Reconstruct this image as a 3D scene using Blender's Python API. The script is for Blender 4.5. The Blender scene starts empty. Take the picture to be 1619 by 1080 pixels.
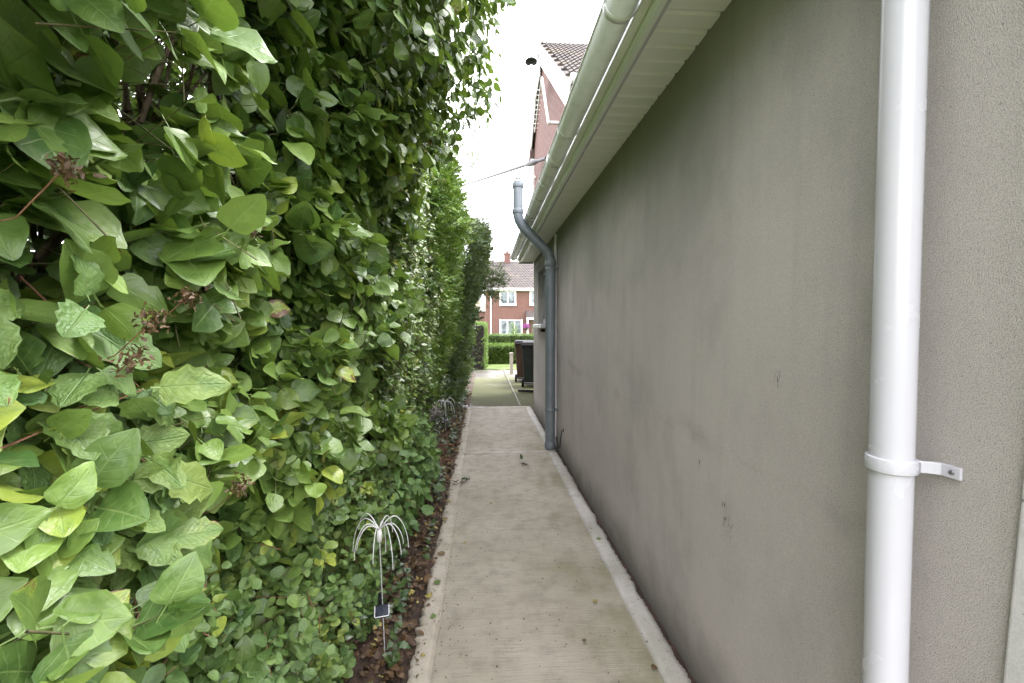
import bpy, bmesh, math, random
import numpy as np
from mathutils import Matrix, Vector
R = math.radians
C = bpy.context.scene.collection
sc = bpy.context.scene

# ------------------------------------------------------------------ camera
CAM = (0.0, 0.0, 1.4); YAW = R(3.66); PITCH = R(1.94); FPX = 680.0
cd = bpy.data.cameras.new('camera'); cam = bpy.data.objects.new('camera', cd); C.objects.link(cam)
cam.location = CAM; cam.rotation_euler = (R(90) - PITCH, 0, -YAW)
cd.sensor_width = 36; cd.lens = 36 * FPX / 1619; cd.clip_start = 0.02; cd.clip_end = 1500
sc.camera = cam
# ------------------------------------------------------------------ sky, sun, exposure
SUN_EL, SUN_AZ = 58, 60          # azimuth measured from +Y towards +X
w = bpy.data.worlds.new('World'); sc.world = w; w.use_nodes = True
nt = w.node_tree; bgn = nt.nodes['Background']
sky = nt.nodes.new('ShaderNodeTexSky'); sky.sky_type = 'NISHITA'; sky.sun_disc = False
sky.sun_elevation = R(SUN_EL); sky.sun_rotation = R(SUN_AZ); sky.dust_density = 3; sky.air_density = 1
hs = nt.nodes.new('ShaderNodeHueSaturation'); hs.inputs['Saturation'].default_value = 0.12
mx = nt.nodes.new('ShaderNodeMixRGB'); mx.inputs[0].default_value = 0.75; mx.inputs[2].default_value = (9.9, 9.65, 10.35, 1)
nt.links.new(sky.outputs[0], hs.inputs['Color']); nt.links.new(hs.outputs[0], mx.inputs[1])
nt.links.new(mx.outputs[0], bgn.inputs[0]); bgn.inputs[1].default_value = 0.15
sd = bpy.data.lights.new('sun', 'SUN'); sd.energy = 1.5; sd.angle = R(25); sd.color = (1, .98, .95)
so = bpy.data.objects.new('sun', sd); C.objects.link(so)
dv = Vector((math.sin(R(SUN_AZ)) * math.cos(R(SUN_EL)), math.cos(R(SUN_AZ)) * math.cos(R(SUN_EL)), math.sin(R(SUN_EL))))
so.rotation_euler = dv.to_track_quat('Z', 'Y').to_euler(); so.location = (6, 4, 12)
sc.view_settings.view_transform = 'Standard'; sc.view_settings.look = 'None'; sc.view_settings.gamma = 1
sc.view_settings.exposure = 2.24
sc.cycles.caustics_reflective = False; sc.cycles.caustics_refractive = False; sc.cycles.max_bounces = 5; sc.cycles.diffuse_bounces = 4; sc.cycles.glossy_bounces = 2; sc.cycles.transmission_bounces = 4; sc.cycles.use_adaptive_sampling = True; sc.cycles.adaptive_threshold = .02; sc.cycles.transparent_max_bounces = 8

# ------------------------------------------------------------------ helpers
def newmat(name):
    m = bpy.data.materials.new(name); m.use_nodes = True
    t = m.node_tree; b = t.nodes['Principled BSDF']
    return m, t, b
class G:
    """tiny node-graph helper"""
    def __init__(s, t): s.t = t
    def n(s, typ, **kw):
        o = s.t.nodes.new(typ)
        for k, v in kw.items(): setattr(o, k, v)
        return o
    def l(s, a, b): s.t.links.new(a, b)
    def put(s, sock, v):
        if hasattr(v, 'is_output'): s.l(v, sock)
        elif isinstance(v, (tuple, list)) and len(v) == 3 and sock.type == 'RGBA': sock.default_value = (*v, 1)
        else: sock.default_value = v
    def math(s, op, a, b=0.0, c=0.0, clamp=False):
        o = s.n('ShaderNodeMath', operation=op, use_clamp=clamp)
        for i, v in enumerate((a, b, c)): s.put(o.inputs[i], v)
        return o.outputs[0]
    def mix(s, f, a, b, mode='MIX'):
        o = s.n('ShaderNodeMixRGB', blend_type=mode)
        for i, v in enumerate((f, a, b)): s.put(o.inputs[i], v)
        return o.outputs[0]
    def ss(s, v, lo, hi, a=0.0, b=1.0):
        o = s.n('ShaderNodeMapRange', interpolation_type='SMOOTHSTEP')
        for k, x in (('Value', v), ('From Min', lo), ('From Max', hi), ('To Min', a), ('To Max', b)): s.put(o.inputs[k], x)
        return o.outputs[0]
    def noise(s, vec, scale, detail=4, rough=0.55, out='Fac'):
        o = s.n('ShaderNodeTexNoise'); s.put(o.inputs['Scale'], scale); s.put(o.inputs['Detail'], detail); s.put(o.inputs['Roughness'], rough)
        if vec is not None: s.l(vec, o.inputs['Vector'])
        return o.outputs[out]
    def vmul(s, vec, v, add=(0, 0, 0)):
        o = s.n('ShaderNodeMapping'); s.l(vec, o.inputs[0]); o.inputs['Scale'].default_value = v; o.inputs['Location'].default_value = add
        return o.outputs[0]
    def bump(s, h, strength, dist, nrm=None):
        o = s.n('ShaderNodeBump'); s.put(o.inputs['Strength'], strength); s.put(o.inputs['Distance'], dist); s.l(h, o.inputs['Height'])
        if nrm is not None: s.l(nrm, o.inputs['Normal'])
        return o.outputs[0]
    def obj(s): return s.n('ShaderNodeTexCoord').outputs['Object']
    def sep(s, v):
        o = s.n('ShaderNodeSeparateXYZ'); s.l(v, o.inputs[0]); return o.outputs

def simple(name, col, rough=.5, var=.12, scale=6, bump=0, bscale=80, metal=0, dirt=None, dirtamt=.5, spec=.5):
    m, t, b = newmat(name); g = G(t); oc = g.obj()
    n = g.noise(oc, scale, 5)
    lo = tuple(c * (1 - var) for c in col); hi = tuple(min(1, c * (1 + var)) for c in col)
    c = g.mix(g.ss(n, .3, .7), lo, hi)
    if dirt:
        d = g.math('MULTIPLY', g.ss(g.noise(oc, scale * 1.7, 6, .65), .5, .72), dirtamt)
        c = g.mix(d, c, dirt)
    g.l(c, b.inputs['Base Color'])
    b.inputs['Roughness'].default_value = rough; b.inputs['Metallic'].default_value = metal; b.inputs['Specular IOR Level'].default_value = spec
    r2 = g.ss(g.noise(oc, scale * 3, 4), .2, .8, max(0, rough - .08), min(1, rough + .1)); g.l(r2, b.inputs['Roughness'])
    if bump: g.l(g.bump(g.noise(oc, bscale, 4), bump, .003), b.inputs['Normal'])
    return m

def tag(o, label=None, cat=None, group=None, kind=None):
    if label: o['label'] = label
    if cat: o['category'] = cat
    if group: o['group'] = group
    if kind: o['kind'] = kind
    return o
def thing(name, label, cat, loc=(0, 0, 0), group=None):
    o = bpy.data.objects.new(name, None); C.objects.link(o); o.location = loc; o.empty_display_size = .1
    return tag(o, label, cat, group)
def link(name, me, parent=None):
    o = bpy.data.objects.new(name, me); C.objects.link(o)
    if parent is not None:
        o.parent = parent
        if parent.type == 'EMPTY':
            o.matrix_parent_inverse = Matrix.Translation(-Vector(parent.location))
    return o

class MB:
    def __init__(s): s.v = []; s.f = []; s.sm = []
    def add(s, vs, fs, smooth=False):
        k = len(s.v); s.v += [tuple(p) for p in vs]; s.f += [tuple(i + k for i in f) for f in fs]; s.sm += [smooth] * len(fs); return s
    def box(s, x0, x1, y0, y1, z0, z1):
        return s.add([(x0,y0,z0),(x1,y0,z0),(x1,y1,z0),(x0,y1,z0),(x0,y0,z1),(x1,y0,z1),(x1,y1,z1),(x0,y1,z1)],
                     [(0,3,2,1),(4,5,6,7),(0,1,5,4),(1,2,6,5),(2,3,7,6),(3,0,4,7)])
    def obox(s, M, sx, sy, sz):
        vs = [M @ Vector((a*sx/2, b*sy/2, c*sz/2)) for c in (-1,1) for a, b in ((-1,-1),(1,-1),(1,1),(-1,1))]
        return s.add(vs, [(0,3,2,1),(4,5,6,7),(0,1,5,4),(1,2,6,5),(2,3,7,6),(3,0,4,7)])
    def prism(s, poly, axis, a0, a1):
        """poly of 2-D points extruded along axis (0: poly is (y,z); 1: (x,z); 2: (x,y))"""
        def P(p, a): return ((a, p[0], p[1]), (p[0], a, p[1]), (p[0], p[1], a))[axis]
        n = len(poly); vs = [P(p, a0) for p in poly] + [P(p, a1) for p in poly]
        return s.add(vs, [tuple(range(n))[::-1], tuple(range(n, 2*n))] + [(i, (i+1) % n, n+(i+1) % n, n+i) for i in range(n)])
    def tube(s, pts, rad, seg=12, cap=True, smooth=True):
        pts = [Vector(p) for p in pts]; n = len(pts)
        rad = rad if hasattr(rad, '__len__') else [rad] * n
        t0 = (pts[1] - pts[0]).normalized(); u = t0.orthogonal().normalized(); vs = []
        for i, p in enumerate(pts):
            t = (pts[min(i+1, n-1)] - pts[max(i-1, 0)]).normalized()
            u = (u - t * u.dot(t)).normalized(); v = t.cross(u)
            vs += [p + (u * math.cos(a) + v * math.sin(a)) * rad[i] for a in (2*math.pi*k/seg for k in range(seg))]
        fs = [(i*seg+k, i*seg+(k+1) % seg, (i+1)*seg+(k+1) % seg, (i+1)*seg+k) for i in range(n-1) for k in range(seg)]
        s.add(vs, fs, smooth)
        if cap:
            s.add(vs[:seg], [tuple(range(seg))[::-1]]); s.add(vs[-seg:], [tuple(range(seg))])
        return s
    def lathe(s, prof, seg=20, M=None, smooth=True):
        M = M or Matrix(); vs = []
        for r, z in prof: vs += [M @ Vector((r*math.cos(2*math.pi*k/seg), r*math.sin(2*math.pi*k/seg), z)) for k in range(seg)]
        return s.add(vs, [(i*seg+k, i*seg+(k+1) % seg, (i+1)*seg+(k+1) % seg, (i+1)*seg+k) for i in range(len(prof)-1) for k in range(seg)], smooth)
    def mesh(s, name, mat, bevel=0, bseg=2):
        me = bpy.data.meshes.new(name); me.from_pydata(s.v, [], s.f); me.polygons.foreach_set('use_smooth', s.sm)
        if bevel:
            bm = bmesh.new(); bm.from_mesh(me); bmesh.ops.remove_doubles(bm, verts=bm.verts, dist=1e-5)
            es = [e for e in bm.edges if len(e.link_faces) == 2 and e.calc_face_angle(0) > .5]
            bmesh.ops.bevel(bm, geom=es, offset=bevel, segments=bseg, affect='EDGES', profile=.6); bm.to_mesh(me); bm.free()
        if mat: me.materials.append(mat)
        me.update(); return me
    def build(s, name, mat, parent=None, bevel=0, bseg=2): return link(name, s.mesh(name, mat, bevel, bseg), parent)
def struct(o): o['kind'] = 'structure'; return o
def arc(c, r, a0, a1, n, y):   # arc in the xz plane
    return [(c[0] + r*math.cos(a0+(a1-a0)*i/n), y, c[1] + r*math.sin(a0+(a1-a0)*i/n)) for i in range(n+1)]

# ------------------------------------------------------------------ materials
def mat_render_wall():
    m, t, b = newmat('grey_render'); g = G(t); oc = g.obj(); x, y, z = g.sep(oc)
    big = g.noise(oc, .9, 5, .6); med = g.noise(oc, 3.5, 6, .65)
    c = g.mix(g.ss(big, .3, .7), (.55, .515, .472), (.64, .60, .55))
    c = g.mix(g.math('MULTIPLY', g.ss(g.noise(g.vmul(oc, (1, 1, .6)), 2.6, 7, .68), .45, .72), .6), c, (.42, .395, .36))
    # vertical rain streaks
    st = g.noise(g.vmul(oc, (1, 7, .35)), 1.6, 6, .6)
    c = g.mix(g.math('MULTIPLY', g.ss(st, .48, .75), .22), c, (.36, .345, .31))
    # algae near the eaves, ragged
    al = g.math('ADD', z, g.math('MULTIPLY', g.math('SUBTRACT', g.noise(oc, 1.3, 5, .6), .5), 1.6))
    al = g.math('MULTIPLY', g.ss(al, 1.35, 2.6), g.ss(y, .9, 2.0, .55, 1))
    c = g.mix(g.math('MULTIPLY', al, .72), c, (.19, .205, .165))
    # splash-back dirt along the foot
    ft = g.math('ADD', z, g.math('MULTIPLY', g.math('SUBTRACT', med, .5), .25))
    c = g.mix(g.math('MULTIPLY', g.ss(ft, -.02, .3, 1, 0), .8), c, (.10, .095, .07))
    # hairline crack running along the wall
    fy = g.math('ADD', g.math('MULTIPLY', y, .02), g.math('MULTIPLY', g.math('SUBTRACT', g.noise(g.vmul(oc, (0, 1, 0)), 2.2, 6, .7), .5), .26))
    dz = g.math('ABSOLUTE', g.math('SUBTRACT', g.math('SUBTRACT', z, fy), .94))
    crack = g.math('MULTIPLY', g.ss(dz, .0, .012, 1, 0), g.math('MULTIPLY', g.ss(y, .86, 1.1), g.ss(g.noise(oc, 4, 3), .4, .6)))
    halo = g.math('MULTIPLY', g.ss(dz, .0, .07, 1, 0), g.ss(g.noise(oc, 2.5, 5, .6), .45, .7))
    c = g.mix(g.math('MULTIPLY', crack, .09), c, (.12, .105, .085))
    c = g.mix(g.math('MULTIPLY', halo, .55), c, (.36, .325, .285))
    # scuffs
    for (py, pz, r) in ((1.42, .715, .06), (1.44, .77, .035), (1.178, 1.25, .035), (1.62, .86, .03)):
        d = g.math('SQRT', g.math('ADD', g.math('POWER', g.math('MULTIPLY', g.math('SUBTRACT', y, py), 1.5), 2), g.math('POWER', g.math('SUBTRACT', z, pz), 2)))
        k = g.math('MULTIPLY', g.ss(d, r * .3, r, 1, 0), g.ss(g.noise(g.vmul(oc, (1, 3, 1)), 38, 3), .53, .6))
        c = g.mix(g.math('MULTIPLY', k, .8), c, (.07, .065, .06))
    # grit
    gr = g.noise(oc, 480, 2, .6); sp = g.noise(oc, 170, 2, .6)
    c = g.mix(g.ss(gr, .42, .66, .0, .5), c, (.22, .205, .185)); c = g.mix(g.math('MULTIPLY', g.ss(sp, .66, .74), .5), c, (.11, .105, .1))
    g.l(c, b.inputs['Base Color']); b.inputs['Roughness'].default_value = .88; b.inputs['Specular IOR Level'].default_value = .25
    n1 = g.bump(g.noise(oc, 14, 5), .25, .01); g.l(g.bump(gr, 1.0, .0035, n1), b.inputs['Normal'])
    return m
def mat_concrete(name, brushed, c0, c1, moss=.5):
    m, t, b = newmat(name); g = G(t); oc = g.obj(); x, y, z = g.sep(oc)
    big = g.noise(oc, 1.6, 5, .6); med = g.noise(oc, 9, 6, .65); fine = g.noise(oc, 220, 3, .7)
    c = g.mix(g.ss(big, .3, .7), c0, c1)
    c = g.mix(g.math('MULTIPLY', g.ss(med, .45, .72), .5), c, tuple(k * .6 for k in c0))
    br = g.noise(g.vmul(oc, (5, 240, 1)), 1.0, 3, .6); br2 = g.noise(g.vmul(oc, (1.2, 34, 1)), 1.0, 4, .6)
    if brushed:
        c = g.mix(g.ss(br, .45, .7, 0, .5), c, tuple(k * .55 for k in c0)); c = g.mix(g.ss(br2, .55, .75, 0, .2), c, tuple(k * .6 for k in c0))
    # moss, thicker towards the wall
    ms = g.math('ADD', g.noise(oc, 2.3, 6, .62), g.ss(x, .2, .8, -.06, .16))
    c = g.mix(g.math('MULTIPLY', g.ss(ms, .5, .74), moss), c, (.16, .165, .065))
    c = g.mix(g.ss(fine, .35, .7, .0, .25), c, tuple(min(1, k * 1.35) for k in c1))
    sp = g.noise(oc, 55, 2, .5); c = g.mix(g.math('MULTIPLY', g.ss(sp, .7, .74), .7), c, (.06, .055, .04))
    g.l(c, b.inputs['Base Color'])
    g.l(g.ss(med, .3, .7, .5, .8), b.inputs['Roughness']); b.inputs['Specular IOR Level'].default_value = .4
    nb = g.bump(med, .25, .006)
    if brushed: nb = g.bump(br, .9, .006, nb)
    g.l(g.bump(fine, .4, .002, nb), b.inputs['Normal'])
    return m
def mat_brick(name, plane, col=(.125, .044, .030), col2=(.085, .028, .020), scale=1.0):
    m, t, b = newmat(name); g = G(t); s = g.sep(g.obj())
    cb = g.n('ShaderNodeCombineXYZ'); g.l(s[plane[0]], cb.inputs[0]); g.l(s[plane[1]], cb.inputs[1])
    k = g.n('ShaderNodeTexBrick'); g.l(cb.outputs[0], k.inputs['Vector']); k.inputs['Scale'].default_value = scale
    k.inputs['Color1'].default_value = (*col, 1); k.inputs['Color2'].default_value = (*col2, 1); k.inputs['Mortar'].default_value = (.17, .13, .11, 1)
    k.inputs['Brick Width'].default_value = .225; k.inputs['Row Height'].default_value = .075; k.inputs['Mortar Size'].default_value = .008
    n = g.noise(g.obj(), 3, 5); c = g.mix(g.ss(n, .35, .7, 0, .3), k.outputs[0], (.15, .06, .045))
    g.l(c, b.inputs['Base Color']); b.inputs['Roughness'].default_value = .85
    g.l(g.bump(k.outputs['Fac'], -.5, .01), b.inputs['Normal']); return m
def mat_soil():
    m, t, b = newmat('damp_soil'); g = G(t); oc = g.obj()
    c = g.mix(g.ss(g.noise(oc, 6, 6, .65), .35, .65), (.035, .022, .015), (.085, .05, .032))
    c = g.mix(g.ss(g.noise(oc, 60, 4, .7), .55, .7, 0, .7), c, (.13, .07, .04))
    g.l(c, b.inputs['Base Color']); b.inputs['Roughness'].default_value = .8
    g.l(g.bump(g.noise(oc, 70, 6, .7), .9, .015), b.inputs['Normal']); return m
def mat_oldpaving():
    m, t, b = newmat('mossy_old_concrete'); g = G(t); oc = g.obj(); x, y, z = g.sep(oc)
    c = g.mix(g.ss(g.noise(oc, 1.2, 5), .35, .65), (.075, .068, .056), (.115, .106, .094))
    ms = g.math('ADD', g.noise(oc, 1.1, 6, .65), g.ss(y, 11.2, 12.8, .14, -.1))
    c = g.mix(g.ss(ms, .42, .58, 0, .85), c, (.068, .078, .015)); c = g.mix(g.ss(g.noise(oc, 12, 5, .7), .55, .7, 0, .6), c, (.07, .06, .04))
    g.l(c, b.inputs['Base Color']); g.l(g.ss(ms, .4, .6, .35, .9), b.inputs['Roughness']); g.l(g.bump(g.noise(oc, 25, 6, .7), .6, .012), b.inputs['Normal']); return m
def mat_grass(name, a, bb):
    m, t, b = newmat(name); g = G(t); oc = g.obj()
    c = g.mix(g.ss(g.noise(oc, .8, 6, .65), .35, .65), a, bb); c = g.mix(g.ss(g.noise(oc, 60, 3, .7), .4, .7, 0, .5), c, tuple(k * .6 for k in a))
    g.l(c, b.inputs['Base Color']); b.inputs['Roughness'].default_value = .8; g.l(g.bump(g.noise(oc, 90, 4), .6, .02), b.inputs['Normal']); return m
def mat_bark(name, a, bb):
    m, t, b = newmat(name); g = G(t); oc = g.obj()
    n = g.noise(g.vmul(oc, (1, 1, .25)), 60, 5, .65)
    g.l(g.mix(g.ss(n, .35, .65), a, bb), b.inputs['Base Color']); b.inputs['Roughness'].default_value = .85
    g.l(g.bump(n, .6, .004), b.inputs['Normal']); return m
def mat_glass():
    m, t, b = newmat('window_glass'); g = G(t); oc = g.obj()
    c = g.mix(g.ss(g.noise(oc, 1.5, 3), .4, .6), (.10, .12, .13), (.24, .28, .30)); g.l(c, b.inputs['Base Color'])
    b.inputs['Roughness'].default_value = .06; b.inputs['Specular IOR Level'].default_value = .8; return m
def mat_roof(name, a, bb, slope_axis):
    m, t, b = newmat(name); g = G(t); oc = g.obj()
    n = g.noise(oc, 5, 5, .65); c = g.mix(g.ss(n, .35, .65), a, bb); c = g.mix(g.ss(g.noise(oc, 1.2, 4), .5, .7, 0, .4), c, (.16, .13, .08))
    g.l(c, b.inputs['Base Color']); b.inputs['Roughness'].default_value = .8; return m

def mat_leaf(name, src, dark, light, yellow=(.36, .36, .04), brown=(.11, .048, .02), vein=(.22, .30, .10), rough=.40, transl=.2, vfreq=34, vstr=.35, rug=.25, lite=False):
    """r of the per-leaf colour: yellowing, g: brightness, b: seed"""
    m, t, b = newmat(name); g = G(t)
    if src == 'obj': col = g.n('ShaderNodeObjectInfo').outputs['Color']
    else:
        a = g.n('ShaderNodeAttribute'); a.attribute_name = 'lcol'; col = a.outputs['Color']
    sp = g.n('ShaderNodeSeparateColor'); g.l(col, sp.inputs[0]); r, gg, bb = sp.outputs
    uv = g.n('ShaderNodeUVMap').outputs[0]; u, v, _ = g.sep(uv)
    vv = g.math('MULTIPLY', g.math('ABSOLUTE', g.math('SUBTRACT', v, .5)), 2)
    cb = g.n('ShaderNodeCombineXYZ'); g.l(u, cb.inputs[0]); g.l(v, cb.inputs[1]); g.l(g.math('MULTIPLY', bb, 37), cb.inputs[2]); lv = cb.outputs[0]
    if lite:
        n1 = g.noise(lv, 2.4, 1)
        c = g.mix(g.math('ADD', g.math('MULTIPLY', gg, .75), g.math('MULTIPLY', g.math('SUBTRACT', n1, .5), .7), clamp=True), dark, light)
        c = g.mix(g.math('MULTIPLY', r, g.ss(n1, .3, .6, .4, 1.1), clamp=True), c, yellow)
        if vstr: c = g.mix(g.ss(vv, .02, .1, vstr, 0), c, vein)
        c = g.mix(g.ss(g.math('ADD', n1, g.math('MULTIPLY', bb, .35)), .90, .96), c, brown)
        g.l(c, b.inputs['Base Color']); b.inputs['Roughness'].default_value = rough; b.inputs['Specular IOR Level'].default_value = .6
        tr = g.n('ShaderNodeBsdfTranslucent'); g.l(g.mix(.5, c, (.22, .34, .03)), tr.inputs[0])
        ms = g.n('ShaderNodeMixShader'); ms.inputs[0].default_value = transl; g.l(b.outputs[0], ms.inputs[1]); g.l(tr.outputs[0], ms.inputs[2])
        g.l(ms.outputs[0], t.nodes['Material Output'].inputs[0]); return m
    n1 = g.noise(lv, 3.2, 2, .6); n2 = g.noise(lv, 2.0, 4, .7); n3 = g.noise(lv, 9, 2, .6)
    mid = g.ss(vv, .015, .075, 1, 0)
    side = g.math('SINE', g.math('MULTIPLY', g.math('SUBTRACT', u, g.math('MULTIPLY', vv, .26)), vfreq))
    sv = g.math('MULTIPLY', g.ss(side, .86, 1.0), g.ss(vv, .95, .5, 0, .6))
    veins = g.math('MAXIMUM', mid, sv)
    c = g.mix(g.math('ADD', g.math('MULTIPLY', gg, .75), g.math('MULTIPLY', g.math('SUBTRACT', n1, .5), .7), clamp=True), dark, light)
    ye = g.math('MULTIPLY', r, g.ss(g.math('ADD', n2, g.math('MULTIPLY', vv, .22)), .35, .65, .45, 1.15), clamp=True)
    c = g.mix(ye, c, yellow)
    c = g.mix(g.math('MULTIPLY', veins, vstr), c, vein)
    bth = g.math('SUBTRACT', 1.02, g.math('ADD', g.math('MULTIPLY', r, .26), g.ss(bb, .72, .98, 0, .24)))
    bv = g.math('ADD', g.math('MULTIPLY', n2, .9), g.math('ADD', g.math('MULTIPLY', vv, .13), g.math('MULTIPLY', u, .14)))
    bm_ = g.math('SUBTRACT', bv, bth)
    c = g.mix(g.ss(bm_, -.09, .0, 0, .5), c, yellow); c = g.mix(g.ss(bm_, 0, .035), c, g.mix(n3, tuple(k * .5 for k in brown), tuple(k * 1.7 for k in brown)))
    c = g.mix(g.ss(n3, .62, .75, 0, .16), c, (.20, .24, .12))
    g.l(c, b.inputs['Base Color']); g.l(g.ss(n1, .2, .8, rough - .07, rough + .14), b.inputs['Roughness']); b.inputs['Specular IOR Level'].default_value = .62
    hgt = g.math('SUBTRACT', g.noise(lv, 6, 1), g.math('MULTIPLY', veins, .7))
    nb = g.bump(hgt, rug, .006); g.l(nb, b.inputs['Normal'])
    tr = g.n('ShaderNodeBsdfTranslucent'); g.l(g.mix(.55, c, (.28, .40, .03), 'ADD') if False else g.mix(.5, c, (.22, .34, .03)), tr.inputs[0])
    ms = g.n('ShaderNodeMixShader'); ms.inputs[0].default_value = transl
    g.l(b.outputs[0], ms.inputs[1]); g.l(tr.outputs[0], ms.inputs[2])
    g.l(ms.outputs[0], t.nodes['Material Output'].inputs[0]); return m

M = dict(
    wall=mat_render_wall(), slab=mat_concrete('brushed_concrete', True, (.325, .294, .225), (.44, .402, .325), .6),
    edge=mat_concrete('trowelled_concrete', False, (.36, .32, .25), (.48, .44, .365), .35),
    fillet=mat_concrete('pale_mortar', False, (.40, .38, .35), (.56, .54, .51), .38),
    joint=mat_concrete('joint_mortar', False, (.34, .31, .25), (.44, .41, .35), .3),
    kerb=mat_concrete('mossy_kerb', False, (.13, .12, .085), (.19, .175, .135), .6), soil=mat_soil(), paving=mat_oldpaving(),
    lawn=mat_grass('lawn_grass', (.08, .125, .025), (.145, .205, .04)), field=mat_grass('ground_grass', (.05, .085, .022), (.085, .12, .035)),
    upvc=simple('white_upvc', (.54, .54, .575), .2, .01, 3, dirt=(.68, .67, .66), dirtamt=.12),
    gut=simple('weathered_white_upvc', (.82, .83, .84), .3, .03, 2.5, dirt=(.60, .64, .58), dirtamt=.5),
    fascia=simple('algae_white_upvc', (.76, .79, .76), .36, .05, 2.2, dirt=(.52, .60, .50), dirtamt=.55),
    soffit=simple('white_soffit_board', (.82, .81, .79), .4, .03, 2, dirt=(.62, .60, .56), dirtamt=.35),
    greypipe=simple('grey_plastic', (.17, .198, .218), .34, .06, 4, dirt=(.26, .27, .26), dirtamt=.3),
    screw=simple('screw_steel', (.25, .25, .26), .35, .1, 60, metal=.9),
    black=simple('black_plastic', (.010, .010, .011), .62, .2, 5, dirt=(.03, .03, .028), dirtamt=.4, spec=.25),
    binbrown=simple('brown_bin_plastic', (.075, .038, .028), .5, .1, 4, dirt=(.10, .08, .06), dirtamt=.4),
    binblack=simple('dark_green_bin_plastic', (.012, .022, .018), .4, .15, 4, dirt=(.05, .055, .05), dirtamt=.4),
    wood=mat_bark('weathered_post', (.30, .27, .22), (.42, .39, .33)),
    bark=mat_bark('stem_bark', (.085, .058, .037), (.20, .15, .10)), bark_dark=mat_bark('dark_bark', (.04, .028, .02), (.10, .075, .05)),
    shoot=mat_bark('green_brown_shoot', (.075, .07, .03), (.14, .13, .055)), twig_red=mat_bark('reddish_twig', (.13, .055, .03), (.27, .13, .075)),
    pale=mat_concrete('pale_render', False, (.56, .55, .53), (.66, .65, .63), .0),
    brick_yz=mat_brick('red_brick_gable', (1, 2)), brick_xz=mat_brick('red_brick_front', (0, 2), (.16, .070, .054), (.12, .052, .041)),
    tile=mat_roof('brown_roof_tile', (.05, .042, .04), (.088, .072, .066), 1), tile2=mat_roof('roof_tile', (.052, .043, .042), (.085, .070, .066), 1),
    tile3=mat_roof('tan_roof_tile', (.13, .105, .07), (.19, .155, .11), 1),
    white=simple('white_paint', (.78, .78, .77), .45, .04, 2), glass=mat_glass(),
    strand=simple('clear_white_fibre', (.62, .63, .62), .22, .06, 20), panel=simple('solar_cell', (.012, .016, .03), .15, .2, 30),
    silver=simple('silver_trim', (.6, .6, .62), .3, .05, 20, metal=.5), wire=simple('cable_sheath', (.03, .03, .032), .5, .1, 20),
    purple=simple('purple_petal', (.30, .06, .28), .6, .3, 30), road=simple('pale_footway', (.42, .40, .38), .8, .08, 2),
    core=simple('dead_inner_twigs', (.011, .009, .006), .95, .4, 25), steel=simple('galvanised_wire', (.35, .36, .37), .4, .1, 40, metal=.7),
)

# ------------------------------------------------------------------ the setting
def sheet(name, x0, x1, y0, y1, z, mat, nx=1, ny=1, amp=0, seed=1):
    rg = np.random.default_rng(seed); b = MB(); xs = np.linspace(x0, x1, nx+1); ys = np.linspace(y0, y1, ny+1)
    b.v = [(x, y, z + (rg.uniform(-amp, amp) if amp else 0)) for y in ys for x in xs]
    b.f = [(j*(nx+1)+i, j*(nx+1)+i+1, (j+1)*(nx+1)+i+1, (j+1)*(nx+1)+i) for j in range(ny) for i in range(nx)]; b.sm = [True]*len(b.f)
    return b.build(name, mat)
struct(sheet('ground', -400, 400, -400, 400, -.06, M['field']))
soil = struct(sheet('soil_bed', -1.9, -.27, -1.2, 13.0, -.022, M['soil'], 26, 190, .014, 3))
struct(sheet('soil_strip', .70, .90, -1.2, 7.5, -.02, M['soil'], 4, 160, .006, 4))
path = struct(sheet('concrete_path', -.30, .80, -1.2, 7.50, -.012, M['edge']))
def rough_strip(name, xa, xb, y0, y1, z, mat, jag_a, jag_b, n, seed, parent, th=.05):
    rg = np.random.default_rng(seed); b = MB(); ys = np.linspace(y0, y1, n+1)
    def jag(a):
        s = np.convolve(rg.normal(0, 1, n+9), np.ones(9)/9, 'same')[:n+1]*1.5 + rg.normal(0, .4, n+1)
        return s * a
    ja, jb = jag(jag_a), jag(jag_b)
    for i, y in enumerate(ys):
        a, c = xa + ja[i], xb + jb[i]
        b.v += [(a, y, z-th), (a + .004*(xb > xa), y, z-.004 + rg.uniform(-.002, .001)), (a + .25*(c-a), y, z + rg.uniform(-.0012, .0012)), (a + .75*(c-a), y, z + rg.uniform(-.0012, .0012)), (c - .004, y, z-.004 + rg.uniform(-.002, .001)), (c, y, z-th)]
    for i in range(n):
        for k in range(5): b.f.append((i*6+k, i*6+k+1, (i+1)*6+k+1, (i+1)*6+k)); b.sm.append(True)
    return b.build(name, mat, parent)
for (a, c) in ((-1.2, 4.715), (4.80, 7.42)):
    MB().box(-.213, .704, a, c, -.05, 0).build('slab', M['slab'], path, .003, 1)
    rough_strip('edge_strip', -.312, -.218, a, c, .002, M['edge'], .010, .0006, int((c-a)*110), 11, path)
    rough_strip('edge_strip', .709, .812, a, c, .003, M['fillet'], .0008, .007, int((c-a)*120), 12, path)
MB().box(-.305, .795, 4.72, 4.795, -.05, .0025).build('joint_strip', M['joint'], path, .003, 1)
MB().box(-.305, .80, 7.425, 7.53, -.05, .0025).build('joint_strip', M['joint'], path, .003, 1)
pav = struct(sheet('old_paving', -.42, 2.6, 7.54, 14.3, -.030, M['paving'], 30, 70, .003, 5))
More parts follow.
